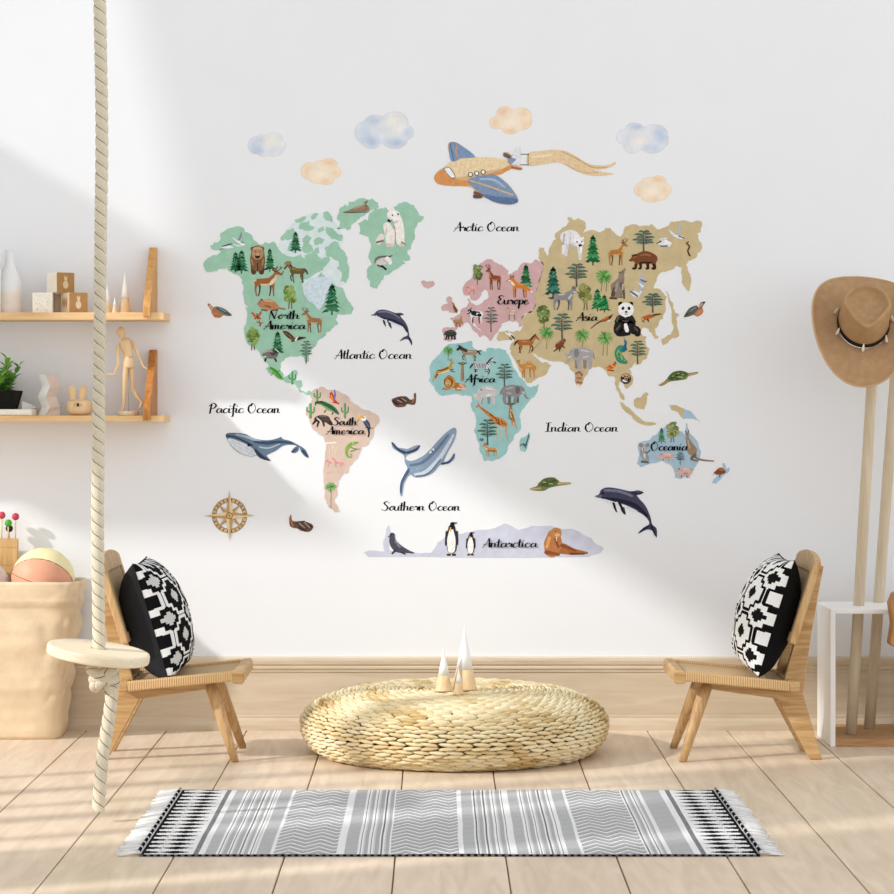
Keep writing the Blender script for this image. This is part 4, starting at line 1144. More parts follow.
TPL['fox'] = '''k {b} 26,56,10 14,66,10 4,74,8; k f2ece2 6,73,7 0,76,4; k {d} 34,60,9 34,80,5 32,98,4; k {d} 66,60,8 66,80,5 66,98,4; k {b} 30,54,18 48,50,20 68,46,22; k {b} 66,42,22 76,28,16 80,20,14; k {b} 78,20,16 88,24,10 97,28,5; k f2e8da 72,46,9 80,34,7; k {b} 30,58,15 24,78,6 26,98,5; k {b} 70,54,12 72,80,5 72,98,5; p {d} 72,14 72,0 80,12; p {d} 79,13 86,0 87,16; k f2e8da 84,26,5 94,28,3; e 151010 98,28,1.6,1.6; e 151010 84,19,1.5,1.5; k {l} 36,44,5 54,41,5'''
TPL['piggy'] = '''k {d} 34,66,9 32,96,7; k {d} 62,66,9 62,96,7; k {b} 20,50,44 44,46,50 66,50,44; k {b} 66,50,34 82,56,24 95,60,12; k {b} 24,66,12 20,97,8; k {b} 70,64,11 72,97,8; e {d} 74,32,5,8,20; k {l} 26,34,9 48,28,9; k {d} 28,62,6 50,66,6; e 151010 84,50,2,2; k {d} 6,44,4 1,36,3'''
def quad(kind, name, cr, box, parent, b_, d, l=None, h=None, flip=False, extra=''):
    a = Art(cr, box=box, flip=flip)
    a.run(TPL[kind].format(b=b_, d=d, l=l or b_, h=h or d) + ';' + extra)
    return a.done(name, parent)
def art(name, cr, parent, txt): return Art(cr).run(txt).done(name, parent)

# ---- handwriting
GL = {
 'a': (.92, ['.72,.78 .42,.95 .10,.5 .22,.03 .50,.18 .74,.9', '.74,.9 .70,.2 .92,.1']), 'c': (.72, ['.70,.78 .42,1 .08,.5 .28,.02 .75,.28']),
 'e': (.70, ['.10,.45 .52,.62 .48,.95 .18,.80 .10,.3 .32,0 .74,.28']), 'f': (.55, ['.62,1.7 .45,1.98 .30,1.2 .25,-.5 .08,-.75', '.02,.9 .58,1']),
 'h': (.85, ['.14,2 .08,0', '.08,.5 .38,.95 .60,.8 .58,.15 .86,.1']), 'i': (.42, ['.16,.95 .12,.15 .40,.1', '.24,1.42 .27,1.52']), 'l': (.40, ['.22,2 .12,.2 .40,.1']),
 'm': (1.1, ['.10,.95 .08,0', '.08,.5 .30,.95 .46,.8 .44,0', '.44,.5 .66,.95 .82,.8 .82,.15 1.08,.1']), 'n': (.82, ['.10,.95 .08,0', '.08,.5 .36,.95 .56,.8 .55,.15 .82,.1']),
 'o': (.72, ['.40,.95 .10,.5 .30,.02 .60,.45 .42,.95 .72,.9']), 'p': (.72, ['.14,.95 .02,-.95', '.10,.6 .40,.98 .64,.6 .42,.05 .12,.2']),
 'r': (.62, ['.04,.75 .20,1 .26,.78 .50,.82 .44,.2 .64,.1']), 's': (.58, ['.55,.9 .30,1 .20,.7 .50,.4 .38,.02 .04,.12']), 't': (.48, ['.26,1.75 .18,.2 .46,.1', '-.02,1.12 .56,1.2']),
 'u': (.80, ['.06,.95 .06,.3 .30,.02 .54,.4 .62,.95', '.62,.95 .58,.15 .80,.1']), 'd': (.92, ['.70,.75 .40,.95 .10,.5 .26,.02 .54,.2 .72,.8', '.82,2 .70,.2 .92,.1']),
 'A': (1.0, ['-.05,0 .30,.6 .76,2', '.76,2 .82,1 .84,0', '.10,.68 1.0,.82']), 'N': (1.1, ['.08,0 .22,1.9', '.22,1.9 .72,.05', '.72,.05 .98,2.05']),
 'O': (1.25, ['.70,2 .20,1.5 .12,.6 .50,-.05 1.02,.6 1.0,1.5 .62,2.05 .44,1.5']), 'P': (.95, ['.30,1.9 .10,-.1', '-.02,1.5 .50,2.1 .92,1.6 .60,1.0 .22,.95']),
 'S': (.95, ['.92,1.7 .60,2.05 .25,1.6 .62,1.05 .76,.5 .40,0 -.05,.25']), 'I': (.75, ['.38,1.95 .30,.02', '.06,1.9 .72,2', '0,0 .62,.06']),
 'E': (.95, ['.88,1.75 .55,2.02 .22,1.6 .52,1.12', '.52,1.12 .08,.6 .42,0 .95,.4'])}
def script(mb, txt, x0, x1, base, xh, off, wt=1.0):
    """brush lettering: thick down-strokes, thin up-strokes, fitted between x0 and x1 (photo px)"""
    tot = sum(.55 if c == ' ' else GL[c][0] for c in txt); k = (x1 - x0)/tot; x = x0
    for ch in txt:
        if ch == ' ': x += .55*k; continue
        adv, strokes = GL[ch]
        for st_ in strokes:
            pts = [tuple(float(t) for t in q.split(',')) for q in st_.split()]
            px_ = [(x + (a + .03*(b_ - .5))*k, base - b_*xh) for a, b_ in pts]
            c = smooth(px_, 6, False) if len(px_) > 2 else [px_[0], tuple((p+q)/2 for p, q in zip(*px_)), px_[1]]
            Lp = []; Rp = []
            for i, p in enumerate(c):
                a, b_ = c[max(0, i-1)], c[min(len(c)-1, i+1)]; dx, dy = b_[0]-a[0], b_[1]-a[1]; l = math.hypot(dx, dy) or 1
                w = (.24 + .62*max(0, dy/l)**1.5)*wt
                # pen held at an angle: measure the nib mostly sideways
                Lp.append((p[0] - dy/l*w + .05, p[1] + dx/l*w)); Rp.append((p[0] + dy/l*w, p[1] - dx/l*w))
            m = len(c)
            mb.add([(wx(a), -off, wz(b_)) for a, b_ in Lp + Rp], [(i, i+1, m+i+1, m+i) for i in range(m-1)])
            for p, w in ((c[0], .42*wt), (c[-1], .38*wt)):
                mb.add([(wx(p[0] + w*math.cos(t*PI/4)), -off, wz(p[1] + w*math.sin(t*PI/4))) for t in range(8)], [list(range(8))])
        x += adv*k
def lettering(name, parent, lines, wt=1.0):
    mb = MB()
    for i, l in enumerate(lines): script(mb, *l, .0052 + .00005*i, wt)
    return mb.build(name, M['ink'], parent, fix=False)
def word(txt, x0, x1, base, xh, label):
    mb = MB(); script(mb, txt, x0, x1, base, xh, .0007, 1.08)
    o = mb.build('lettering', M['ink'], None, (wx((x0+x1)/2), 0, wz(base)), fix=False); tag(o, label, 'lettering'); return o
GRN, PALE, SAM, AFR, EUR, ASI, OCE, ANT = '9dc8b1', 'd9e6e8', 'd5beb0', '9bc8c8', 'd0abac', 'c9b78e', 'a6c2d4', 'c9ccdc'
# ============ North America
main = T('A', '75,410 110,375 150,365 175,345 160,333 120,330 113,310 135,292 160,290 172,268 170,240 200,225 240,210 285,205 310,235 350,260 375,290 395,305 420,290 450,295 470,290 490,320 520,355 560,372 620,358 640,382 700,392 740,402 745,450 700,470 640,500 625,530 650,600 700,640 720,668 755,620 770,570 790,530 798,520') + \
    T('C', '405,755 440,770 455,810 482,850 470,872 420,872') + T('B', '600,140 590,165 605,190 570,215 540,235 520,265 490,285 480,310 455,335 437,360 440,400 428,410 415,380 395,365 350,372 310,380 285,405 280,440 295,465 300,490 330,470 350,452 375,450 370,480 360,500 400,505 405,530 388,550 397,563 425,575 440,560 457,578 448,590 430,588 390,572 370,540 340,520 300,505 260,492 215,462 200,440 215,430 195,400 170,365 150,330 110,310 85,270 80,230 90,190 95,150') + \
    T('A', '305,655 325,660 300,600 300,540 290,500 265,475 220,455 205,435 175,440 150,455 95,460 80,430')
pale = T('A', '500,300 520,245 590,170 680,130 760,120 800,170 850,250 860,290 840,330 880,380 892,440 870,520 830,545 800,560 790,620 760,680 700,690 640,640 610,560 600,480 560,380 500,350')
isl = ['505,265 540,225 575,210 600,240 590,270 550,280 515,285', '585,165 630,148 655,140 640,170 600,185', '675,150 700,128 718,135 700,160 680,165', '610,190 640,180 660,170 668,195 695,205 680,225 640,228 612,220',
       '745,125 765,118 795,150 790,180 760,172', '715,215 745,200 750,225 720,240', '760,205 800,215 820,240 855,250 850,285 790,275 765,245', '630,270 655,250 680,265 665,300 690,330 670,350 640,355 625,320', '690,285 720,262 755,275 740,300 705,310', '690,340 720,320 725,350 700,365 670,380 660,372',
       '750,320 790,295 830,290 845,330 880,375 890,440 870,520 840,510 850,470 820,440 830,400 790,375 760,365', '735,385 775,372 785,390 745,435 730,420', '715,480 735,455 755,485 725,490', '640,365 700,350 745,395 720,440 690,450 650,420', '560,290 600,280 620,330 580,350 545,335']
na = sticker('map_north_america', 'green map sticker of the northern continent with bears, deer and fir trees', 'wall sticker', [(PALE, pale), (GRN, main)] + [(GRN, T('A', s)) for s in isl], None, 3, .55)
Art('A', .00245 + .0003).run('c cddde6 630,545 690,492 760,488 800,505 785,535 765,570 752,620 722,672 698,645 650,605').done('bay_print', na)
for a in ((255, 345, 458, 36), (288, 335, 465, 40), (446, 325, 455, 30), (590, 232, 350, 36)): fir('A', *a, na)
fir('A', 793, 520, 695, 48, na); fir('B', 266, 230, 362, 38, na)
leafy('A', 560, 530, 662, 40, na); leafy('A', 352, 765, 892, 38, na); acacia('B', 426, 282, 408, 38, na)
art('goose_print', 'A', na, 'k e6e8ee 165,332,4 185,322,9 215,318,18 240,320,6; k 3c3c50 180,315,4 215,306,8 235,300,3; k 3c3c50 165,332,4 185,326,3')
art('goose_print', 'A', na, 'k 8c8ca0 268,285,8 282,262,12 288,236,4; k e6e8ee 240,268,5 262,285,10 290,300,20 305,304,6; k e0e2ea 245,305,5 270,312,8 300,312,4; k 4a4a5e 285,290,5 300,296,4')
art('bear_print', 'A', na, 'k 5a4030 358,400,40 356,458,30; k 5a4030 398,400,40 400,458,30; k 7d5c40 378,345,72 378,390,84 378,415,80; e 7d5c40 350,328,12,12 404,328,12,12; e b08c68 378,355,34,34; k c9a884 355,330,10 378,322,12 400,330,10; e 3d2a20 378,372,14,12; e c9a884 378,362,9,8; e 201510 366,345,3,3 390,345,3,3; e 201510 378,370,5,4; k 3d2a20 378,410,6 378,455,5; k a8825c 345,390,10 352,420,8; k a8825c 410,390,10 405,420,8')
quad('deer', 'reindeer_print', 'A', (338, 424, 526, 592), na, '9c6438', '4c3626', 'd8c2a2', '6d4c30', False, 'k e0d0b8 60,60,10 68,50,12 74,42,9; k 6d4c30 78,20,3 68,12,3 62,2,2.5; k 6d4c30 68,12,2 84,6,2; k 6d4c30 92,28,3 98,18,2.5')
quad('horse', 'moose_print', 'A', (528, 398, 660, 518), na, '6b5636', '4a3a2a', '8a7448', None, True, 'c 9a7c50 70,4 84,0 98,6 99,18 90,12 84,20 76,14; k 6b5636 92,24,9 99,34,8; e 8a7448 60,34,10,8')
art('beaver_print', 'A', na, 'k 8c7060 490,660,10 530,665,9; k b8845c 400,640,36 440,640,62 478,655,40; k b8845c 392,632,26 382,636,16; e 8a5c3c 400,614,8,7; k 7a5040 400,668,9 430,674,8; k 7a5040 460,672,8 490,670,8; k d0a07c 420,618,12 455,620,14; k 7a5040 420,645,6 450,655,8; e 20140c 388,628,3,3')
art('butterfly_print', 'A', na, 'c c46a3c 374,705 350,682 346,690 360,710; c c46a3c 376,702 398,675 396,695 384,712; c b05a34 374,706 358,718 368,724; c b05a34 378,708 398,716 386,724; k 2a1a14 374,690,4 377,720,5; k 2a1a14 350,684,3 346,692,3; k 2a1a14 398,678,3 396,694,3')
art('butterfly_print', 'A', na, 'c c46a3c 392,745 374,730 374,742; c c46a3c 393,742 410,738 400,750; c a85a38 392,746 386,762 396,760; k 2a1a14 386,728,3 394,756,4')
quad('deer', 'elk_print', 'A', (618, 655, 752, 796), na, '9c7450', '6e4e38', 'c8a888', '7d5c40', True)
art('eagle_print', 'A', na, 'c 5c4030 518,790 545,790 575,815 590,835 570,838 540,820; c 4c3428 585,832 610,820 650,824 625,834 600,840; k 6e503a 560,825,14 580,838,18; k efe8e0 590,838,10 602,822,6; e 3d2a20 572,845,7,4; k 8a6a50 530,798,4 565,820,4')
art('badger_print', 'B', na, 'k 3a3634 200,385,12 196,396,10; k 3a3634 250,380,14 258,398,10; k 77726f 195,365,30 220,358,52 245,362,46; k 4a4644 240,350,34 262,340,24; k e8e6e2 255,330,7 270,345,7; k 201c1c 248,335,6 268,355,5; k 201c1c 264,326,5 275,342,5; k a8a4a0 190,350,10 215,338,12 235,345,9; k e8e6e2 182,375,6 200,372,8')
art('lizard_print', 'B', na, 'k 5da844 228,438,16 250,455,26 272,478,24 292,496,10; k 3c8434 238,440,5 262,460,6 285,488,5; k 5da844 240,465,6 230,478,5; k 5da844 268,455,6 280,448,5; k 82c866 230,446,5 255,470,6; e 20280c 234,436,3,3')
cactus('B', 348, 454, 522, 22, na)
lettering('title_lettering', na, [('North', 268.9, 299.4, 318.9, 4.2), ('America', 264.6, 305.6, 329.2, 4.2)], 1.15)
# ============ Greenland
gl = sticker('map_greenland', 'green map sticker of the arctic islands with a seated white bear', 'wall sticker', [(GRN, T('G', '130,190 150,130 190,105 200,122 215,85 255,82 262,95 275,68 310,60 390,62 435,95 440,125 400,140 350,170 300,205 270,235 235,260 210,300 190,285 125,285 150,250 130,220')),
    (GRN, T('G', '285,245 330,215 360,225 360,195 380,165 440,140 490,128 520,170 560,150 550,125 590,100 650,90 700,110 722,150 740,190 775,195 770,215 735,240 715,280 710,340 690,390 680,440 650,455 668,490 668,525 615,520 640,545 590,575 540,605 480,635 450,690 425,735 375,720 350,650 350,590 385,560 360,500 375,440 365,370 350,345 290,325 300,290'))], None, 5, .6)
art('seal_print', 'G', gl, 'k 8a6f5c 335,110,10 352,84,8; k 9a7e68 180,166,6 230,155,22 290,140,44 340,135,50 352,140,34; k 4c3c30 175,168,5 240,168,6 360,164,5; k b8a08a 250,140,8 310,118,10; k 3a2c24 330,96,5 355,82,4; e 1c1410 345,118,4,4')
art('polar_bear_print', 'G', gl, 'k e8e0d8 435,385,44 455,350,50; k efeae4 500,270,60 520,330,76 525,390,70; k f2eeea 585,230,60 590,310,76 600,385,60; k f2eeea 560,185,70 580,230,66; e f4f0ec 535,185,38,34; e f4f0ec 515,142,13,14 582,172,10,10; k 8a6a60 425,390,16 470,378,12; k b8a098 555,270,8 562,330,8 560,400,8; k c8b0a8 500,280,5 490,330,6; k 9a7a70 610,390,14 635,408,10; k d8ccc4 505,410,30 545,412,22; k d8ccc4 600,410,26 625,412,16; e 1a1414 517,228,15,11; e 1a1414 540,188,6,6; e 1a1414 582,180,7,7; k e0d4cc 520,205,12 525,220,14; k c0aca4 545,245,6 580,235,6')
art('arctic_wolf_print', 'G', gl, 'k 8a8480 408,540,14 425,505,16 480,495,14 525,495,10; k d6d2ce 440,545,40 480,530,52 515,520,44; k efece8 500,510,30 520,540,34; k 5c5450 415,520,8 450,500,8 490,498,7; k 2a2422 460,565,14 490,590,16; k 3a3432 430,560,10 465,575,10; k b0aaa6 470,520,6 510,545,6; e 201a18 522,495,6,6; e 201a18 535,490,5,5')
# ============ South America
sa = sticker('map_south_america', 'dusty pink map sticker with crocodile, toucan, flamingos and cacti', 'wall sticker', [(SAM, T('S', '118,128 140,105 170,92 200,105 240,112 290,130 330,150 360,190 400,215 450,230 495,255 502,285 470,325 460,380 440,415 400,430 385,470 360,510 330,540 325,575 290,590 270,620 260,660 265,700 250,740 270,780 283,790 250,795 215,765 195,720 190,640 185,560 195,480 195,400 185,370 140,340 110,290 85,250 95,210 120,180 115,150'))], None, 8)
for a in ((152, 108, 178, 20), (115, 184, 265, 24), (307, 184, 265, 22)): cactus('S', *a, sa)
art('parrot_print', 'S', sa, 'k d24a34 228,128,16 238,150,22 250,172,14 272,188,7; k 6a78b8 248,112,7 252,140,9 248,165,6; k e08838 222,150,8 240,168,8; e e8c8b0 222,122,6,6; k b03424 240,180,6 268,186,5; k f0b050 232,140,5 236,158,5')
art('crocodile_print', 'S', sa, 'k 3c7048 145,182,12 180,185,24 220,208,36 250,225,26 270,245,10; k 2a5838 142,195,8 150,178,9 185,180,8; k 2a5838 190,190,8 225,205,10 262,238,6; k 3c7048 200,225,8 192,236,6; k 3c7048 240,238,8 235,248,6; k 84a870 170,192,5 215,218,7 245,235,5; e 101810 176,178,4,4')
art('anteater_print', 'S', sa, 'k 3c302e 200,270,34 228,300,22 232,306,10; k 4e403c 150,275,30 175,270,40 205,275,38; k 3c302e 145,280,16 128,302,8; k 3c302e 160,290,12 152,315,9; k 3c302e 185,290,12 190,312,9; k e0d8d4 150,268,5 170,285,6 178,298,5; k 7a6a64 170,256,8 200,258,8')
art('toucan_print', 'S', sa, 'k 3c4a62 412,275,18 430,300,30 442,325,18; k 2c3448 436,320,14 442,350,10 438,372,9; e f2eee6 412,272,15,14; k e8b84a 376,285,4 385,268,11 405,262,14; k c87030 376,288,4 384,276,4; k 5c7090 422,290,6 440,315,7; e 10100c 412,266,3,3; k 5a4a3a 420,322,4 465,325,4')
art('reed_print', 'S', sa, 'k e6d6c0 218,490,4 222,450,4 215,425,3; k e6d6c0 235,492,4 236,440,5 240,420,3; k e6d6c0 250,488,4 256,450,4 265,430,3; k ddcdb4 225,470,5 240,455,4; k efe2cc 200,410,10 255,405,12')
art('flamingo_print', 'S', sa, 'k e08a94 196,518,5 205,505,4 215,512,9 228,520,10; k e08a94 215,522,3 216,540,3; k e08a94 240,500,4 236,490,4 246,496,4 252,512,10 266,520,9; k d8747e 255,522,3 256,542,3; k e89aa2 275,518,9 292,520,10 302,535,4; k d8747e 285,524,3 284,540,3; k e8a8ac 205,575,4 230,572,4; k e8a8ac 265,560,4 280,572,4')
art('chameleon_print', 'S', sa, 'k 7fa848 345,410,14 325,430,22 316,455,18 322,480,12 340,488,8 345,475,6 334,470,5; k 7fa848 345,412,20 365,408,16 380,404,6; k 9cc060 320,432,6 312,455,6; k 557c30 338,430,5 360,440,5 388,442,4; k 557c30 340,455,5 370,445,4; e c8d88a 352,408,6,6; e 202810 352,408,2.5,2.5')
palm('S', 228, 622, 772, 34, sa)
lettering('title_lettering', sa, [('South', 333.2, 357.0, 425.2, 3.9), ('America', 326.9, 364.4, 434.2, 3.9)], 1.1)
# ============ Europe
eu = sticker('map_europe', 'rose map sticker with fox, stag and fir tree', 'wall sticker', [(EUR, T('E', '240,265 255,235 290,210 310,180 330,140 350,125 375,108 405,110 420,125 460,140 495,170 490,195 520,180 545,170 560,140 590,125 630,125 650,108 680,120 690,155 680,200 660,240 650,290 645,340 630,400 600,405 580,420 565,450 570,488 552,486 540,455 500,450 460,465 440,500 420,530 405,555 390,565 370,540 340,500 310,470 285,455 300,480 340,510 355,530 335,545 320,520 285,480 265,460 240,480 210,490 195,520 190,550 165,568 130,560 125,495 170,490 200,490 185,455 165,435 200,425 225,410 240,380 265,365 275,345 265,335 275,325 285,350 310,365 350,350 375,330 385,315 380,290 360,275 345,290 335,320 310,340 290,335 280,310 250,310 240,290')),
    (EUR, T('E', '150,345 150,320 165,312 182,322 180,345 195,370 212,390 205,405 185,408 165,405 160,395 125,395 118,375 130,360 155,355'))], None, 12)
leafy('E', 320, 132, 250, 33, eu, ('6d7d4c', '82905c', '56683c'), False); fir('E', 592, 133, 275, 38, eu, ('2f7048', '3f8a55', '235a3a')); acacia('E', 397, 372, 512, 42, eu)
quad('deer', 'stag_print', 'E', (362, 135, 462, 278), eu, '8c4f34', '6a3a28', 'b88468', '7a5440', True)
quad('fox', 'fox_print', 'E', (484, 192, 628, 322), eu, 'd08038', '8a5a30', 'e8a860', None, True)
quad('piggy', 'piglet_print', 'E', (243, 246, 328, 302), eu, 'dba59c', 'b87a74', 'e8bcb2', None, True)
quad('sheep', 'cow_print', 'E', (262, 370, 362, 466), eu, 'e6e4e4', '24242c', '24242c', None, True, 'e 24242c 62,40,16,14; e 24242c 84,28,12,10; e 24242c 30,52,12,10; k 24242c 84,34,12 94,44,8; k d8d6d6 86,28,4 92,38,4')
quad('sheep', 'goat_print', 'E', (472, 368, 552, 446), eu, 'c8a898', '7a665c', 'e6d4c8', None, True)
art('squirrel_print', 'E', eu, 'k 8a5a34 186,355,8 190,372,14 198,392,16 204,404,8; k c89a68 178,345,7 184,362,7; k 4a2e1c 195,375,5 208,398,6; e 20140c 182,352,2.5,2.5')
quad('piggy', 'rabbit_print', 'E', (188, 425, 242, 488), eu, 'b08660', '7a583c', 'cfa680', None, False, 'k b08660 74,34,8 70,2,6; k b08660 80,36,7 86,6,6')
quad('bear', 'boar_print', 'E', (132, 496, 206, 556), eu, '3c4440', '222624', '5c6a62', None, True)
lettering('title_lettering', eu, [('Europe', 497.3, 528.5, 304.3, 4.4)], 1.12)
ic = sticker('map_island', 'small rose island sticker between the green island map and the rose map', 'wall sticker', [(EUR, T('G', '755,680 780,675 800,685 815,678 840,675 855,700 840,720 805,738 770,720'))], None, 14)
# ============ Africa
af = sticker('map_africa', 'teal map sticker with zebra, elephant and giraffe', 'wall sticker', [(AFR, T('F', '60,235 85,190 130,150 160,110 180,90 240,85 330,68 335,105 370,130 420,140 430,115 480,120 550,130 570,170 590,220 620,270 660,320 680,355 720,360 760,345 750,390 700,450 650,510 635,550 645,600 640,640 600,670 590,710 560,750 550,790 510,820 460,838 410,840 400,800 380,750 365,700 345,640 360,580 350,530 325,490 335,450 330,425 290,415 250,410 180,415 150,420 100,390 70,340 55,320 65,280'))], None, 16)
palm('F', 180, 98, 192, 36, af); baobab('F', 271, 208, 316, 30, af); acacia('F', 540, 213, 362, 58, af); baobab('F', 578, 468, 560, 34, af); acacia('F', 432, 568, 732, 66, af)
quad('horse', 'wildebeest_print', 'F', (230, 95, 388, 200), af, 'a08a76', '4c3c34', 'bca48c', None, True, 'k 4c3c34 60,34,16 80,22,16; k 3a2c26 84,16,14 94,30,10; k 3a2c26 84,8,4 94,2,3; k 3a2c26 0,36,6 14,38,4')
art('gazelle_print', 'F', af, 'k c89438 110,270,20 140,262,26 180,245,26 200,232,14; k c89438 108,275,12 92,300,7 82,328,6; k 6a4a28 112,282,10 98,308,6; k c89438 192,235,14 200,210,11 205,200,9; k c89438 204,204,12 216,212,7; k 4a3420 196,255,7 215,250,5; k 4a3420 198,262,6 222,268,5; k 2a2018 115,258,6 150,254,6 180,240,5; k efe4cc 120,280,6 160,268,7 185,255,5; k 4a3420 196,198,4 188,188,3; k 4a3420 204,194,3 202,184,3')
quad('horse', 'zebra_print', 'F', (316, 172, 488, 292), af, 'd6d6da', '3a3a44', 'd6d6da', None, False, ';'.join('k 34343e %d,%d,2.6 %d,%d,2.6' % (x, 35, x-3, 58) for x in range(20, 68, 6)) + ';k 34343e 62,30,3 72,42,3; k 34343e 68,24,3 78,34,3; k 34343e 74,17,3 83,26,3; k 34343e 18,66,3 32,66,3; k 34343e 20,76,3 30,76,3; k 34343e 58,68,3 70,68,3; k 34343e 58,78,3 68,78,3; k 34343e 90,26,6 96,31,6')
art('lion_print', 'F', af, 'k a8743c 210,350,40 250,358,36 280,362,26; e c8964c 190,335,36,42; e 8a5428 182,330,30,36; k b87a44 165,312,14 185,295,16 205,310,14; e d8b070 180,338,18,22; k c08858 185,372,18 160,380,12; k c08858 230,380,14 260,384,12; k e0a890 260,352,22 290,372,14; k 8a5428 145,378,6 155,372,6; k e8c8b0 240,372,10 285,378,8; e 20140c 174,330,3,3 188,330,3,3; e 3a2014 180,348,5,4')
quad('rhino', 'rhino_print', 'F', (338, 345, 496, 468), af, 'c9c5c4', '8f8a8a', 'e6e2e0', None, True)
quad('elephant', 'elephant_print', 'F', (508, 344, 694, 462), af, '8f8c8e', '6c696c', 'b0acae')
art('giraffe_print', 'F', af, 'k d8c0a0 500,600,10 490,650,6 482,705,5; k d8c0a0 515,605,10 518,650,6 512,705,5; k d08a48 365,485,9 380,490,12 430,530,22 480,572,34; k d08a48 470,570,40 510,585,46 545,605,34; k d8a878 545,610,14 552,660,7 562,708,6; k d8a878 555,600,9 560,640,5; k d08a48 375,482,12 360,492,7; k 8a4c24 395,500,4 430,528,5; k 8a4c24 440,528,6 455,548,6; k 8a4c24 455,540,7 470,560,7; k 8a4c24 480,560,9 490,578,9; k 8a4c24 500,572,9 505,595,9; k 8a4c24 520,582,9 530,600,8; k 8a4c24 490,590,8 510,604,8; k 8a4c24 540,596,7 548,612,6; k 6a4020 378,474,3 374,465,3; e 20140c 372,482,2.5,2.5')
art('cheetah_print', 'F', af, 'k d09058 580,520,14 588,550,24 595,580,22; k d09058 600,570,12 610,605,7 618,635,5; k d09058 585,580,10 592,610,6; e d8a068 584,515,11,10; k 6a3c20 582,540,4 588,575,4; k 6a3c20 594,545,4 600,580,4; k f0dcc0 578,530,5 584,560,6')
quad('doe', 'antelope_print', 'F', (392, 722, 508, 806), af, 'd09450', 'b87a40', 'efd8b8', None, True, 'k 7a3c20 24,60,5 46,60,6 64,58,5; k 5a3a24 78,12,3 72,0,2.5; k 5a3a24 82,12,3 82,-2,2.5')
art('bird_print', 'F', af, 'k 6a7a8a 382,700,8 396,705,12 408,698,5; k 4a5868 385,690,4 392,702,5; k 4a5868 402,688,4 398,702,5')
lettering('title_lettering', af, [('Africa', 465.6, 495.4, 382.4, 4.0)], 1.1)
md = sticker('map_island', 'teal island sticker with a grey lemur beside the teal map', 'wall sticker', [(AFR, T('F', '645,690 680,675 695,650 705,670 690,730 670,780 645,775 635,740'))], None, 19)
art('lemur_print', 'F', md, 'k 5a6870 640,738,8 655,730,14 675,735,16; k 40505a 678,728,8 690,690,7 694,668,5; e 8a98a0 648,732,8,7; k 40505a 668,742,6 680,755,5; e 181818 644,732,2,2')
# ============ Asia
asia = T('H', '-10,285 5,262 15,245 28,258 30,285 42,270 45,240 60,215 80,195 75,165 100,150 130,130 145,105 138,85 165,100 190,90 225,110 228,140 215,165 240,152 300,160 325,138 350,140 372,165 392,180 410,170 425,130 440,128 460,120 480,122 500,130 540,130 560,122 580,145 610,138 640,125 650,108 690,105 760,110 800,105 805,130 800,155 780,165 785,190 805,240 785,262 770,290 750,300 725,320 735,350 750,385 740,455 705,410 700,360 705,335 680,325 640,350 590,370 580,400 565,440 600,445 630,480 625,540 610,590 590,610 570,640 590,680 570,690 555,660 540,640 510,635 500,660 530,680 525,710 545,740 530,790 500,815 470,825') + \
    T('O', '155,130 130,150 118,158 130,185 132,220 110,240 95,215 78,212 82,240 100,285 88,280 68,245 60,190 35,188 10,155') + T('H', '300,828 260,830 240,850 215,895 195,905 178,890 160,850 120,808 80,802') + \
    T('E', '720,675 690,665 660,655 640,635 615,625 640,650 680,685 700,680 735,700 700,755 640,785 600,800 570,760 540,690 505,632 500,605 520,570 525,545 500,560 470,560 440,565 428,545 440,515 470,512 490,503 520,515 560,512 572,490 565,450 580,420 600,405 630,400 645,340 650,290 660,240 680,200 692,155')
az = sticker('map_asia', 'sandy tan map sticker with panda, bears, wolf and many trees', 'wall sticker', [(ASI, asia), (ASI, T('E', '662,60 668,40 690,42 692,68 715,90 700,115 680,108 664,85')), (ASI, T('H', '622,448 640,470 660,510 672,560 692,575 676,592 690,660 682,682 640,700 610,722 604,690 650,668 664,630 655,560 640,510'))], None, 23, .6)
for a in ((263, 172, 322, 40, ('2f7a48', '3f9458', '1f6238')), (65, 328, 482, 44, ('35685a', '447e6c', '285446')), (285, 440, 550, 36, ('2f8248', '3a9a58', '1f6a38')), (320, 470, 556, 32, ('2f8248', '3a9a58', '1f6a38'))): fir('H', *a[:4], az, a[4])
for a in ((515, 150, 252, 56), (182, 315, 428, 58), (560, 463, 556, 54), (110, 562, 690, 56), (485, 697, 812, 46)): acacia('H', *a, az)
palm('H', 316, 338, 452, 46, az, 12); palm('H', 210, 636, 732, 40, az); palm('H', 322, 648, 772, 42, az, 10); palm('H', 32, 622, 738, 40, az)
leafy('H', 226, 412, 545, 36, az, ('8a8a50', '9c9a5e', '6d703c')); leafy('H', 20, 526, 640, 36, az, ('708048', '86955a', '586838'), False)
art('polar_bear_print', 'H', az, 'k d8d6d8 130,225,26 128,272,18; k d8d6d8 195,235,24 200,290,18; k e6e4e6 130,185,62 160,185,72 190,210,48; k efeef0 185,200,38 205,212,30; k e6e4e6 118,230,20 114,265,14; e efeef0 180,178,8,8 212,190,7,7; e 1a1a1e 200,226,9,7; e 1a1a1e 184,208,4,4 208,206,4,4; k b8b6bc 120,170,8 116,220,8; k c0bec6 150,225,8 175,240,8; k f6f6f6 205,235,12 202,262,10')
quad('deer', 'deer_print', 'H', (328, 190, 442, 324), az, 'b07a3c', '5a3c24', 'd8ac74', '6a4a2c')
quad('bear', 'brown_bear_print', 'H', (444, 248, 590, 344), az, '7a4a30', '3c2820', 'a06a48', None, True)
art('crane_print', 'H', az, 'k e8eaf0 585,215,10 610,212,26 640,222,20; k 3a4458 580,216,5 600,206,8; k 5a6478 600,230,6 630,228,8; k f0f2f6 620,200,9 650,215,8; k e4e6ec 595,195,5 630,190,6')
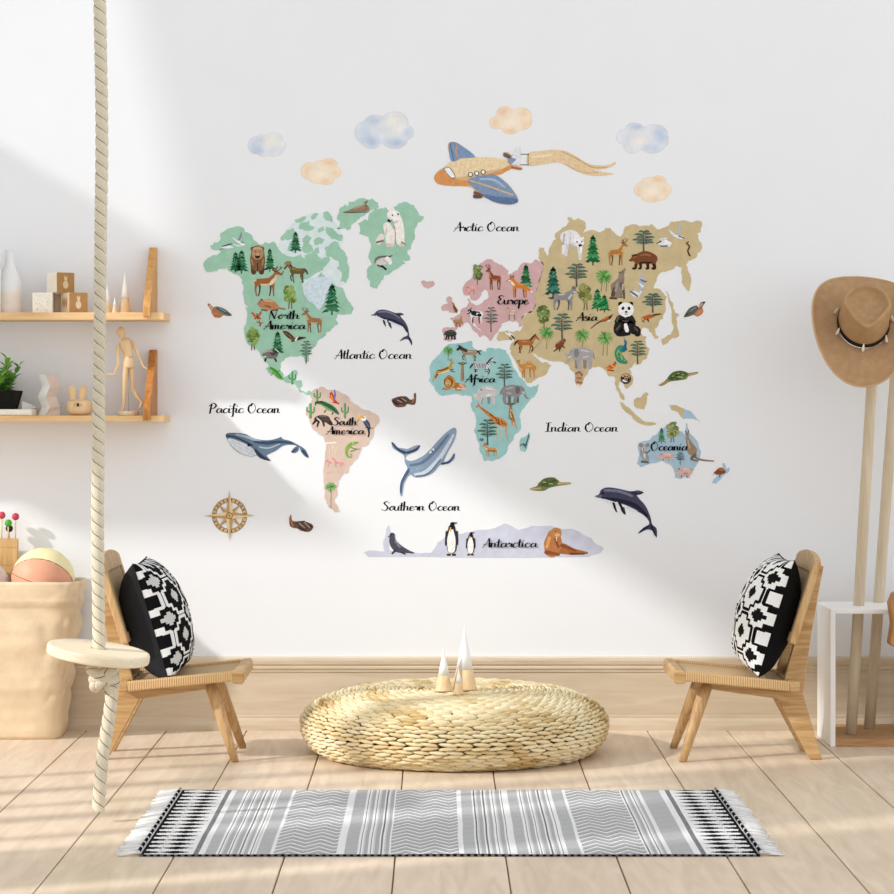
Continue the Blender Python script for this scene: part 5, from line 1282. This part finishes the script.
art('crane_print', 'H', az, 'k b8bcc8 685,170,12 692,145,14 695,118,4; k e8eaf0 648,160,5 672,178,12 705,188,14; k 4a5468 690,180,6 715,190,5; k d8dce4 640,150,6 668,170,7')
art('squirrel_print', 'H', az, 'k 6a4638 728,215,8 742,232,9 734,252,9 742,275,8; k 4a3028 730,212,5 738,208,5; k 4a3028 738,262,6 746,278,5')
art('wolf_print', 'H', az, 'k 7a6a5c 355,485,16 385,480,14 405,482,12; k 8f8072 385,455,62 375,430,50; k 8f8072 390,420,52 402,395,34 405,375,26; k 8f8072 402,375,24 414,355,16 422,342,8; k 6a5a4e 405,420,22 415,455,13 418,488,10; k 5a4c42 362,470,20 370,440,16; k a8998a 385,410,10 375,450,12; k 4c4038 348,488,8 380,490,8; k c8bcae 412,420,8 410,445,8; p 5a4c42 396,366 388,358 402,356; e 151010 410,358,2.5,2.5')
art('crane_print', 'H', az, 'k e4e8f0 455,460,12 470,465,30 490,470,16; k 4a5a80 450,455,7 470,468,9 485,478,6; k c8ccd8 480,455,5 470,440,4')
art('crane_print', 'H', az, 'k b0b8cc 503,365,6 505,395,16 508,425,22 500,450,10; k 5a6a94 500,395,5 520,405,8 530,404,4; k e8eaf0 495,415,9 510,430,10; k c4cad8 475,405,5 495,412,6; k e0e4ea 500,455,9 490,480,6')
quad('wolf', 'wolf_print', 'H', (40, 420, 192, 546), az, '8c8c8c', '5c5c5e', 'c4c4c2')
art('panda_print', 'H', az, 'k e8e6e4 425,600,70 430,640,60; k 2c2a2a 400,595,50 385,615,34 420,605,30; k 2c2a2a 445,590,44 458,615,38 430,612,26; k 262424 392,630,52 395,655,48 440,662,22; k 262424 455,640,42 478,650,46 484,662,34; e 1c1a1a 400,516,12,11 452,516,11,11; e f0efee 427,545,40,36; e 1c1a1a 412,538,7,9,20; e 1c1a1a 442,538,7,9,-20; e 1c1a1a 428,556,7,5; k 3a3838 420,566,3 428,568,3 436,566,3; k f2f0ee 425,620,16 432,648,20; k 5a5856 390,580,10 382,600,10; k 545250 395,625,12 380,645,10; k 545250 470,635,10 484,650,9; k 4a4846 410,600,8 435,602,8')
art('pheasant_print', 'H', az, 'k 5a4030 252,638,4 285,612,7 315,595,10; k 9a5c34 310,600,14 332,590,20 348,582,14; k e8ded0 335,602,6 350,598,6; k 3a2a22 345,585,10 358,572,8; e c83a2c 356,574,3,3; k c8843c 315,592,5 335,584,5')
art('red_panda_print', 'H', az, 'k 8a6a38 545,580,14 575,570,12 602,566,6; k b8602c 520,588,20 540,580,22 560,576,14; e b8602c 512,588,10,10; k 3c2418 510,600,6 516,606,5; k 3c2418 535,595,8 540,604,5; k e8c8a0 506,584,4 512,594,5; k 3c3020 560,572,4 595,566,4')
art('monkey_print', 'H', az, 'k 5a3424 68,752,5 85,740,8 92,725,10; k 7a4632 92,725,34 108,708,28; e 8a5640 118,698,11,10; k 5a3424 100,735,9 96,750,6; k 5a3424 112,725,8 122,735,5; k a06a50 88,712,8 102,700,8; e 1a100c 122,695,2.5,2.5')
quad('elephant', 'elephant_print', 'H', (124, 724, 274, 834), az, 'aaa6a6', '878385', 'c8c4c4', None, True, 'k aaa6a6 84,40,12 92,44,9 99,34,6')
art('peacock_print', 'H', az, 'k 3c8a70 400,740,40 385,760,30 400,790,40 425,805,20; k 2a6c8c 415,745,22 425,715,12 422,700,9; k 2a6c8c 420,700,10 430,705,5; k 7ab85c 390,745,8 382,765,8; k 7ab85c 400,770,8 408,792,8; k c8a83c 395,755,5 398,758,5; k c8a83c 405,780,5 408,783,5; k c8a83c 385,775,5 388,778,5; k c8a83c 420,795,5 423,798,5; k 1e4c5c 425,730,6 430,745,6; k 2a6c8c 420,692,3 416,684,3')
art('orange_bird_print', 'H', az, 'k c8642c 345,830,20 362,825,20 372,812,12; k d8803c 330,832,10 350,840,10; k a84a24 335,845,6 365,848,7; k e8a868 355,820,7 368,830,6; k 6a3020 372,805,6 378,812,4')
quad('horse', 'horse_print', 'E', (524, 522, 668, 632), az, 'a8683c', '3c2620', 'c88c5c')
quad('camel', 'camel_print', 'E', (536, 655, 658, 768), az, 'c88c48', 'a06c34', 'e0b078', None, True)
art('hound_print', 'E', az, 'k e8e2da 480,515,10 495,525,18 515,535,16; k 3c322c 512,535,9 528,552,7; k efeae4 490,512,7 500,505,5; k 5a4c40 500,545,6 512,558,5; k 3c322c 484,512,4 490,516,4')
art('tiger_print', 'O', az, 'e 4a4440 105,198,22,22; k c8a888 92,188,8 105,182,9 118,190,8; k e8e0d8 95,205,8 108,212,8; k 181412 90,192,4 100,200,4; k 181412 100,186,4 106,200,4; k 181412 112,188,4 116,204,4; k 181412 96,214,4 116,214,4; e b8926c 106,196,8,7; k 181412 103,198,3 109,198,3')
art('tiger_print', 'px', az, 'e c49a74 579,380,4,6; k 8a6a54 576,374,2 579,372,2 582,375,2; k 6a4a38 577,378,1 581,378,1; k 6a4a38 577,382,1 582,383,1; k efe0d0 578,385,2 580,386,2')
lettering('title_lettering', az, [('Asia', 576.8, 597.6, 320.7, 4.1)], 1.12)
sticker('map_island', 'long thin tan island sticker below the tip of the tan map', 'wall sticker', [(ASI, T('O', '80,290 105,310 140,340 170,365 230,380 215,386 170,383 135,362 100,328'))], None, 31)
sticker('map_island', 'short broad tan island sticker right of the long thin one', 'wall sticker', [(ASI, T('O', '138,282 165,275 185,253 198,260 190,290 180,325 150,320 138,300'))], None, 32)
sticker('map_island', 'half tan half blue island sticker above the blue map', 'wall sticker', [(ASI, T('O', '280,305 310,305 345,321 338,362 318,335 290,325')), (OCE, T('O', '342,321 370,330 385,350 410,374 380,362 338,362'))], None, 33, .3)
# ============ Oceania
oc = sticker('map_oceania', 'pale blue map sticker with kangaroo and koala', 'wall sticker', [(OCE, T('O', '155,460 190,450 215,430 240,412 262,395 300,385 320,410 345,425 348,380 355,380 365,420 395,450 410,490 405,530 385,560 360,600 330,605 305,600 300,570 280,545 250,530 200,545 165,558 150,545 160,510'))], None, 36)
fir('O', 250, 396, 462, 17, oc, ('4f8a68', '5f9a78', '3f7656')); leafy('O', 294, 372, 456, 27, oc, ('8a9460', '9ca46e', '6d7848'), True); acacia('O', 326, 496, 546, 20, oc)
art('koala_print', 'O', oc, 'k 9a9a9e 172,480,18 178,505,30 188,525,26; e a8a8ac 178,478,15,14; e 8a8a8e 166,468,8,8 194,468,8,8; k 77777b 190,500,8 202,490,6; e d8d8da 178,484,6,6; e 201c1c 178,484,3,4; k d0d0d2 180,505,8 182,520,8; k 66666a 170,535,9 195,538,9')
art('kangaroo_print', 'O', oc, 'k 8a7460 375,500,12 400,525,8 462,533,5; k 9a846c 355,440,14 362,460,24 375,490,40; k 9a846c 355,440,12 356,422,10; k 7a6450 358,418,5 360,408,4; k 7a6450 350,420,5 347,410,4; k 7a6450 362,465,6 352,480,5; k 7a6450 385,510,16 370,525,8 395,532,6; k bca48c 358,450,6 364,480,8; e 151010 353,424,2,2')
quad('piggy', 'echidna_print', 'O', (230, 494, 302, 532), oc, 'd8b0a8', 'a87e78', 'e8ccc4', None, True)
quad('piggy', 'wombat_print', 'O', (303, 548, 378, 602), oc, 'd4b0a8', '9a7870', 'e6ccc4', None, True)
lettering('title_lettering', oc, [('Oceania', 650.6, 687.5, 450.5, 4.3)], 1.05)
nz = sticker('map_island', 'slender blue island sticker with a brown kiwi at the far right of the map', 'wall sticker', [(OCE, T('O', '498,542 505,540 515,565 527,556 520,580 495,600 470,625 455,622 480,590 505,570'))], None, 38)
art('kiwi_print', 'O', nz, 'k 8a4c2c 475,580,18 490,574,30 502,576,18; k 8a4c2c 474,580,9 466,580,8; k c8a080 466,582,3 458,590,2; k 4a2c1c 488,588,4 486,598,3; k b87850 485,566,6 500,570,6')
# ============ Antarctica
an = sticker('map_antarctica', 'lavender map sticker with penguins, seal and walrus', 'wall sticker', [(ANT, T('T', '45,440 60,432 115,435 110,400 120,360 130,345 135,375 125,400 130,432 200,440 265,440 275,432 290,405 310,390 350,385 400,370 470,360 510,342 560,365 600,350 650,350 680,355 720,360 760,370 800,390 815,410 840,425 830,440 790,453 60,453'))], None, 41, .4)
art('seal_print', 'T', an, 'k 4c4c5c 140,385,16 142,405,24 160,425,28 195,436,9 210,440,5; e 4c4c5c 140,382,9,9; k 3a3a48 150,432,8 140,442,6; k 3a3a48 170,438,6 182,444,5; k 7c7c90 150,402,6 165,420,7; k 4c4c5c 134,384,5 128,386,4; e 101014 138,380,2,2')
def penguin(cx, y0, y1, w):
    h = y1 - y0
    return art('penguin_print', 'T', an, f'k 34343e {cx-w*.9},{y0+h*.32},{w*.5} {cx-w*1.05},{y0+h*.6},{w*.45} {cx-w*1.15},{y0+h*.72},{w*.2}; k 34343e {cx+w*.9},{y0+h*.32},{w*.5} {cx+w*1.0},{y0+h*.6},{w*.45} {cx+w*1.05},{y0+h*.7},{w*.2}; k 34343e {cx},{y0+h*.2},{w*1.3} {cx},{y0+h*.5},{w*2.0} {cx},{y0+h*.82},{w*1.8}; k f0efec {cx-w*.08},{y0+h*.28},{w*.8} {cx-w*.08},{y0+h*.55},{w*1.55} {cx-w*.08},{y0+h*.84},{w*1.35}; k 1c1c22 {cx+w*.1},{y0+h*.08},{w*.8} {cx},{y0+h*.18},{w*.75}; k 1c1c22 {cx+w*.3},{y0+h*.05},{w*.35} {cx+w*.95},{y0+h*.04},{w*.15}; k d8a850 {cx-w*.25},{y0+h*.19},{w*.22} {cx-w*.2},{y0+h*.28},{w*.3}; k 3a3230 {cx-w*.75},{y1},{w*.4} {cx-w*.35},{y1},{w*.4}; k 3a3230 {cx+w*.2},{y1},{w*.4} {cx+w*.6},{y1},{w*.4}')
penguin(337, 336, 446, 18); penguin(400, 370, 446, 13)
art('walrus_print', 'T', an, 'k a8683c 660,425,30 700,425,36 740,436,22 785,440,7; k b87848 675,385,46 672,410,60 668,430,50; e c08450 682,374,19,18; k 8a5030 650,438,14 690,445,10; k 8a5030 700,415,10 745,432,8; k d8a06c 660,390,10 652,420,9; k 8a5030 680,395,8 690,420,8; e e0b080 686,380,9,6; k f0e8d8 684,388,3 683,400,2; e 201008 680,368,2,2; k 6a3c20 730,442,6 775,443,5')
lettering('title_lettering', an, [('Antarctica', 483.0, 537.2, 547.3, 4.5)], 1.1)

# ============ words on the bare wall
word('Arctic Ocean', 454.2, 519.0, 231.2, 4.5, 'black script lettering "Arctic Ocean" under the printed airplane')
word('Atlantic Ocean', 335.2, 412.0, 358.8, 4.6, 'black script lettering "Atlantic Ocean" under the smaller dolphin')
word('Pacific Ocean', 209.2, 279.8, 413.0, 4.7, 'black script lettering "Pacific Ocean" above the pale-bellied whale')
word('Southern Ocean', 382.2, 460.0, 510.6, 4.5, 'black script lettering "Southern Ocean" above the lavender map')
word('Indian Ocean', 545.4, 618.0, 431.6, 4.5, 'black script lettering "Indian Ocean" right of the teal map')

# ============ sea animals, airplane, clouds, compass: each a sticker of its own
def single(name, label, cat, cr, outline_col, outline, ink, sm=5, group=None):
    q = T(cr, outline)
    if sm: q = smooth(q, sm)
    o = sticker(name, label, cat, [(outline_col, q)], group, 1, 0)
    if ink: Art(cr).run(ink).done('print_detail', o)
    return o
single('dolphin_sticker', 'small dark blue leaping dolphin sticker above the Atlantic lettering', 'wall sticker', 'Q', '4a4a60', '155,262 180,252 205,228 250,220 300,232 340,246 375,244 402,256 375,268 405,305 430,350 440,400 442,420 462,455 460,488 440,450 415,440 372,455 400,425 428,412 420,375 390,345 350,335 305,315 312,362 290,340 278,298 262,300 268,348 248,320 240,295 205,270',
       'k dfe2ea 195,265,4 245,294,9 300,312,9 350,332,7 395,348,3; k 7c7c94 210,240,10 260,235,12 320,252,10 370,285,8; k 2a2a3c 205,262,4 260,285,9 320,300,14 390,335,14 425,385,10; k 2a2a3c 340,248,6 370,262,5 400,256,3; k 2a2a3c 280,300,10 300,350,5; k 2a2a3c 250,300,8 262,340,4; k 2a2a3c 440,430,10 455,470,5; k 5c6470 160,262,6 195,258,8; e 101018 205,250,4,4')
single('dolphin_sticker', 'large dark blue leaping dolphin sticker below the blue map', 'wall sticker', 'O', '45455a', '-20,677 -4,668 5,650 30,640 75,645 125,656 155,652 178,662 150,672 185,715 205,760 212,790 230,808 230,845 215,818 190,812 155,828 175,805 200,788 190,765 165,745 130,730 100,715 105,750 88,738 75,700 62,705 70,742 55,722 52,700 20,690',
       'k dfe2ea 0,684,5 45,700,10 100,716,10 150,738,6; k 77778e 20,652,10 80,656,12 130,675,9; k 262636 5,682,5 70,692,14 140,712,16 190,755,12; k 262636 130,658,7 155,668,5 175,662,3; k 262636 78,700,12 98,745,6; k 262636 55,705,10 66,738,5; k 262636 208,795,8 225,835,6; k 262636 195,798,8 160,824,4; k 6a7280 -16,677,6 5,674,8; e 101018 12,664,4,4')
single('whale_sticker', 'slate blue whale sticker with pale grooved belly under the Pacific lettering', 'wall sticker', 'W', '63768c', '200,305 215,296 260,295 310,302 350,322 400,335 450,335 490,325 508,318 520,330 560,340 600,360 640,385 658,415 662,435 640,425 620,400 612,375 605,395 585,408 565,402 580,380 595,368 560,362 520,368 480,395 440,415 430,425 452,452 420,442 385,420 375,420 340,428 290,415 245,385 215,345 203,322',
       'c d6dde4 210,330 235,328 300,352 345,378 362,400 370,418 335,426 290,412 250,385 222,352; k b4bec8 225,345,2.5 290,385,2.5 350,415,2.5; k b4bec8 235,338,2.5 300,370,2.5 360,405,2.5; k 2c3a4c 205,312,8 250,318,7 310,345,7 345,365,10; k 35455a 366,392,14 395,425,22 440,448,8; k 9aabba 260,304,12 330,322,14 400,348,14; k 3a4a60 360,345,12 430,352,18 500,345,14 570,352,10; k a8b6c2 390,375,8 440,380,8 500,358,6; k 34445a 630,395,12 655,425,8; k 34445a 570,402,5 596,385,6; e 10161e 328,365,8,6')
single('whale_sticker', 'blue whale sticker diving tail up above the Southern lettering', 'wall sticker', 'T', '8b9eb4', '138,72 150,88 180,94 192,95 215,85 232,84 225,100 200,112 188,118 185,130 205,135 240,120 265,98 290,70 320,40 345,25 353,38 345,70 325,105 312,138 330,130 342,112 348,112 345,130 325,145 300,148 275,175 245,188 215,190 198,182 180,210 172,252 165,240 168,205 185,170 190,160 182,140 178,118 160,105 142,92',
       'k c8d2de 215,180,7 250,172,12 290,135,14 320,90,12 342,50,7; k 667c98 200,150,8 240,140,10 285,100,10 325,50,7; k e2e6ea 265,108,6 275,98,8; e 20283a 272,102,3,3; k 4c6080 168,240,5 172,205,8 195,165,9; k 3c4c68 140,76,6 160,98,8 182,108,10; k 3c4c68 190,108,8 215,100,8 230,86,4; k 90a4bc 200,168,8 240,158,9; k 3c4c68 305,145,7 330,138,5 345,115,3; k 5a708e 220,186,4 260,176,4 300,130,4')
def turtle(label, cr, outline, base, ink): single('turtle_sticker', label, 'wall sticker', cr, base, outline, ink, 4)
turtle('sea turtle sticker left of the green map, tan flippers and teal shell', 'A', '98,640 110,635 130,655 150,650 190,662 215,680 235,700 215,705 185,700 172,712 140,712 122,690 118,672', 'a8785c',
       'c 5c7470 145,655 185,662 215,682 232,700 200,698 165,680; k 3a4a48 150,660,5 190,680,6 225,698,4; k 88a09a 165,662,5 200,680,5; c c88060 125,680 150,690 172,700 150,712 132,704; k e0b090 110,645,8 125,665,8; k 8a4c34 140,700,4 165,704,4')
turtle('sea turtle sticker right of the tan map, orange flippers and grey shell', 'J', '572,690 580,665 620,610 680,585 700,600 720,560 755,550 762,560 735,600 745,630 735,660 690,685 660,670 610,685', '7c7060',
       'c 56605a 575,688 600,645 640,605 690,592 690,620 650,660 610,680; k 8a9a8c 610,660,8 650,620,10 680,605,8; c c8845c 670,665 700,625 740,620 738,655 700,682; k dcae8c 705,600,14 735,570,12; k 3a3a34 740,562,8 756,556,8; k 2c342e 590,670,6 640,640,6')
turtle('small dark turtle sticker beneath the teal map, in mid ocean', 'S', '568,170 575,160 610,148 650,148 670,165 690,160 692,135 702,128 705,150 700,190 680,195 655,190 640,205 600,208 580,195', '6a5044',
       'c 5a463e 585,165 620,150 650,152 672,170 655,188 610,192 585,182; k c8ae98 600,168,4 625,180,4; k c8ae98 625,158,4 650,175,4; k 2c201c 575,172,6 610,200,7; k b0705c 685,180,8 698,150,6; k 8a5c4c 600,200,8 635,202,8; k 2c201c 610,160,3 640,180,3')
turtle('small dark turtle sticker right of the compass rose', 'W', '555,770 565,752 572,785 600,790 640,790 680,805 688,825 665,848 620,842 600,830 575,825 558,812', '6a5348',
       'c 5c4a42 590,795 640,792 680,808 680,832 640,840 605,822; k c4aa94 610,800,4 640,825,4; k c4aa94 640,796,4 670,825,4; k 2a1e1a 605,820,4 650,845,5; k b06c54 562,762,7 566,790,9 575,815,10; k 2a1e1a 668,812,4 684,822,5; k 2a1e1a 600,792,4 640,788,4')
turtle('green turtle sticker swimming above the lavender map', 'T', '598,226 620,218 640,195 675,190 695,205 725,206 730,212 690,218 660,225 640,235 600,232', '7c8054',
       'c 5c6c44 622,215 645,195 675,192 692,206 660,222; k a8b078 640,205,4 670,212,4; k 2c3420 635,215,3 680,200,3; k c8b070 690,210,7 726,209,5; k c8b070 600,229,5 630,226,6; k 3a4428 650,198,3 655,220,3')
turtle('green turtle sticker swimming above the blue map', 'O', '238,225 260,210 275,195 295,172 330,165 355,175 395,170 395,178 360,188 350,200 320,205 285,210 255,226', '7a8450',
       'c 55683c 275,195 298,172 332,166 358,178 330,200 295,206; k 9cb070 295,188,5 335,192,5; k 9cb070 310,176,4 340,182,4; k 26301c 285,198,4 330,178,4; k c0a068 362,182,6 392,174,5; k b89458 242,224,6 275,210,7; k 26301c 310,172,3 315,202,3')
def cloud(label, cr, blobs, base, tints):
    cx = sum(b_[0] for b_ in blobs)/len(blobs); cy = sum(b_[1] for b_ in blobs)/len(blobs); ox, oy, k_ = CROPS[cr]; n, m = 90, 16; far = []
    for k in range(n):
        a = 2*PI*k/n; far.append(max([r_*.9 for bx, by, rx_, ry_ in blobs for r_ in range(0, 220) if ((cx + r_*.9*math.cos(a)-bx)/rx_)**2 + ((cy + r_*.9*math.sin(a)-by)/ry_)**2 <= 1] or [1]))
    def pt(i, k, z): r_ = far[int(k) % n]*i/m; return cx + r_*math.cos(2*PI*k/n), cy + r_*math.sin(2*PI*k/n)
    def W3(x, y, z): return (wx(ox + x*k_), -z, wz(oy + y*k_))
    def colr(x, y, edge):
        c = list(rgb(base))
        for h, bx, by, rx_, ry_ in tints:
            g = math.exp(-1.1*(((x-bx)/rx_)**2 + ((y-by)/ry_)**2)); t = rgb(h); c = [p + (q_-p)*g*.95 for p, q_ in zip(c, t)]
        if edge: c = [p*.93 for p in c[:3]] + [1]
        return tuple(c)
    mb = MB(); v = [W3(*pt(i, k, 0), .0011) for i in range(1, m+1) for k in range(n)] + [W3(*pt(m, k, 0), 0) for k in range(n)] + [W3(cx, cy, .0011)]
    fs = []; cl = []
    for i in range(m):
        for k in range(n):
            j = (k+1) % n
            if i == 0: fs.append((len(v)-1, k, j))
            else: fs.append(((i-1)*n+k, i*n+k, i*n+j, (i-1)*n+j))
            cl.append(colr(*pt(i+.5, k+.5 if k < n-1 else k, 0), i == m-1))
    for k in range(n): fs.append(((m-1)*n+k, m*n+k, m*n+(k+1) % n, (m-1)*n+(k+1) % n)); cl.append(rgb(base))
    mb.add(v, fs, cl)
    return tag(mb.build('cloud_sticker', M['decal'], None, (wx(ox + cx*k_), 0, wz(oy + cy*k_)), fix=False), label, 'wall sticker', 'cloud stickers')
BW = ('e3e6ec', 'ccd8e8', 'b9c9e0', 'dbe1ea', 'efece4'); OW = ('f3e3cd', 'f0d6b6', 'edc9a6', 'f6ead9')
cloud('small blue watercolour cloud sticker, leftmost of the clouds', 'C', [(100, 215, 32, 35), (125, 195, 28, 24), (170, 200, 38, 36), (130, 232, 30, 28), (170, 235, 38, 24), (200, 215, 20, 22)], BW[0], [(BW[1], 98, 215, 24, 28), (BW[2], 112, 235, 26, 18), (BW[1], 122, 192, 20, 14), (BW[4], 160, 205, 34, 28), (BW[3], 175, 232, 30, 15)])
cloud('largest blue watercolour cloud sticker, left of the orange cloud by the airplane', 'C', [(525, 165, 42, 45), (565, 130, 45, 35), (640, 130, 55, 48), (550, 195, 42, 35), (640, 195, 50, 35), (690, 165, 26, 28)], BW[0], [(BW[1], 520, 160, 30, 36), (BW[2], 550, 200, 36, 24), (BW[2], 562, 118, 34, 18), (BW[4], 635, 130, 48, 40), (BW[2], 645, 205, 40, 20), (BW[3], 600, 160, 30, 28), (BW[1], 692, 165, 18, 20)])
cloud('orange watercolour cloud sticker between the two left blue clouds', 'C', [(310, 315, 36, 35), (350, 300, 30, 28), (385, 290, 34, 26), (400, 320, 34, 26), (345, 345, 40, 20), (375, 350, 30, 20)], OW[0], [(OW[1], 300, 310, 20, 26), (OW[2], 385, 282, 24, 13), (OW[3], 350, 320, 36, 20), (OW[1], 410, 322, 20, 18), (OW[1], 370, 355, 30, 11)])
cloud('orange watercolour cloud sticker above the printed airplane', 'D', [(252, 108, 24, 22), (280, 78, 28, 26), (335, 85, 36, 28), (300, 122, 32, 26), (340, 105, 32, 28)], OW[0], [(OW[2], 276, 70, 20, 15), (OW[1], 250, 108, 16, 15), (OW[1], 345, 82, 22, 18), (OW[3], 310, 100, 28, 20), (OW[2], 295, 136, 22, 9), (OW[1], 350, 115, 14, 14)])
cloud('blue watercolour cloud sticker right of the airplane banner', 'D', [(672, 155, 24, 25), (710, 135, 34, 28), (775, 145, 46, 32), (705, 185, 32, 26), (770, 185, 40, 26), (800, 165, 24, 28)], BW[0], [(BW[2], 715, 122, 26, 13), (BW[2], 795, 150, 24, 26), (BW[4], 720, 165, 36, 26), (BW[1], 765, 192, 32, 16), (BW[3], 690, 160, 22, 20)])
cloud('orange watercolour cloud sticker below the rightmost blue cloud', 'D', [(730, 330, 22, 24), (755, 308, 26, 20), (790, 300, 26, 18), (810, 330, 24, 22), (765, 355, 32, 18), (795, 345, 28, 22)], OW[0], [(OW[2], 788, 296, 20, 10), (OW[1], 728, 332, 14, 16), (OW[3], 765, 330, 30, 16), (OW[1], 812, 330, 14, 15), (OW[1], 770, 362, 22, 9)])
# airplane
q = smooth(T('D', '48,285 60,268 80,255 100,238 105,230 95,205 92,185 100,172 125,175 150,195 180,220 220,222 275,230 290,228 275,215 278,205 295,208 305,215 325,190 333,195 328,235 320,248 340,258 330,266 300,262 270,280 250,282 290,310 320,350 322,372 290,380 240,370 215,352 205,358 182,358 180,335 168,322 120,318 70,314 52,305'), 3)
ap = sticker('airplane_sticker', 'orange and blue toy airplane sticker towing a banner', 'wall sticker', [('d9b68a', q)], None, 1, 0)
Art('D').run('c e8d2aa 102,238 150,226 220,222 290,232 300,245 270,260 200,272 120,290 80,262; c d8965e 48,285 75,264 100,285 150,300 215,282 275,262 300,246 300,262 265,278 180,312 120,318 70,314 52,303; c 7f97b8 95,185 102,173 128,178 182,220 140,226 104,236; k c89a78 122,180,5 120,210,5 132,226,4; k 5c7696 100,178,4 112,235,4; c eef2f6 80,262 95,258 115,285 105,290 90,280; k 44403c 78,262,2 96,256,2 116,284,2 104,292,2 80,264,2; e 44403c 167,280,8.5,8.5; e 44403c 188,276,8.5,8.5; e 44403c 209,272,8.5,8.5; e f2f4f4 167,280,5.5,6; e f2f4f4 188,276,5.5,6; e f2f4f4 209,272,5.5,6').done('fuselage_print', ap)
Art('D', .0028).run('c 8298b6 160,305 180,288 215,282 250,282 290,312 320,352 322,372 290,378 240,368 205,345; c 6078a0 200,345 250,352 318,360 320,374 290,379 245,370; k d8b48c 165,300,4 230,320,5 308,348,5; k a8bad0 200,295,6 245,298,8 280,322,6; k 5a5854 182,352,14 200,352,14; k 7c5844 182,340,10 205,348,8').done('wing_print', ap)
Art('D', .0028).run('c dfe3ea 300,238 318,195 332,192 330,232 318,248; c 8a98b4 290,236 300,225 318,230 300,246; k 6a6460 282,215,14 296,222,12; k a86c50 305,256,7 335,262,6').done('tail_print', ap)
Art('D', .0012).run('c e3c9a2 358,210 400,202 450,198 490,205 525,225 560,245 600,250 630,246 648,238 640,252 605,262 575,264 610,272 642,278 600,284 560,282 520,270 490,252 455,240 410,246 358,250; k c8a478 470,204,3 520,228,4 570,256,4 620,256,3; k d4b58a 480,245,4 530,270,5 590,274,4; k efdcbc 370,222,8 430,215,9; k 33312e 330,213,2.2 360,213,2.2; k 33312e 330,248,2.2 360,248,2.2; k 33312e 358,211,1.6 358,250,1.6').done('banner_print', ap)
# compass rose: flat printed star over a toothed ring
cxp, cyp = 229.6, 515.6
mb = MB(); c_ = rgb('a8814f'); n = 64
for r0, r1, z, col in ((13.2, 17.6, .0010, '9c7a50'), (13.9, 16.9, .0011, 'd2b488')):
    v = []
    for k in range(n):
        a = 2*PI*k/n
        for r in (r0, r1):
            for zz in (.0002, z): v.append((wx(cxp + r*math.cos(a)), -zz, wz(cyp + r*math.sin(a))))
    mb.add(v, [f for k in range(n) for f in ((4*k+1, 4*((k+1) % n)+1, 4*((k+1) % n)+3, 4*k+3), (4*k+2, 4*k+3, 4*((k+1) % n)+3, 4*((k+1) % n)+2), (4*k, 4*k+1, 4*((k+1) % n)+1, 4*((k+1) % n)))], rgb(col))
cp = tag(mb.build('compass_sticker', M['decal'], None, (wx(cxp), 0, wz(cyp)), fix=False), 'wood coloured compass rose sticker at the lower left of the map', 'wall sticker')
a = Art('px', .0013)
for k in range(24):
    an_ = 2*PI*(k+.5)/24; a.k('6a4a28', [(cxp + 14.4*math.cos(an_), cyp + 14.4*math.sin(an_), .9), (cxp + 16.4*math.cos(an_), cyp + 16.4*math.sin(an_), .9)])
for L_, w_, st_, c1, c2 in ((17.5, 3.4, 45, 'd2b182', 'a9855a'), (25.6, 4.6, 0, 'e4cca2', 'bd9a68')):
    for k in range(4):
        an_ = math.radians(st_ + 90*k); ux, uy = math.cos(an_), math.sin(an_); vx, vy = -uy, ux
        o1 = w_
        for sg, c in ((1, c1), (-1, c2)):
            a.poly(c, [(cxp, cyp), (cxp + (ux*o1 + vx*sg*o1)*.75, cyp + (uy*o1 + vy*sg*o1)*.75), (cxp + ux*L_, cyp + uy*L_)])
a.ell('8a6236', cxp, cyp, 3.4, 3.4); a.ell('d8b680', cxp, cyp, 2.5, 2.5); a.ell('9a7344', cxp, cyp, 1.1, 1.1)
a.done('star_print', cp)
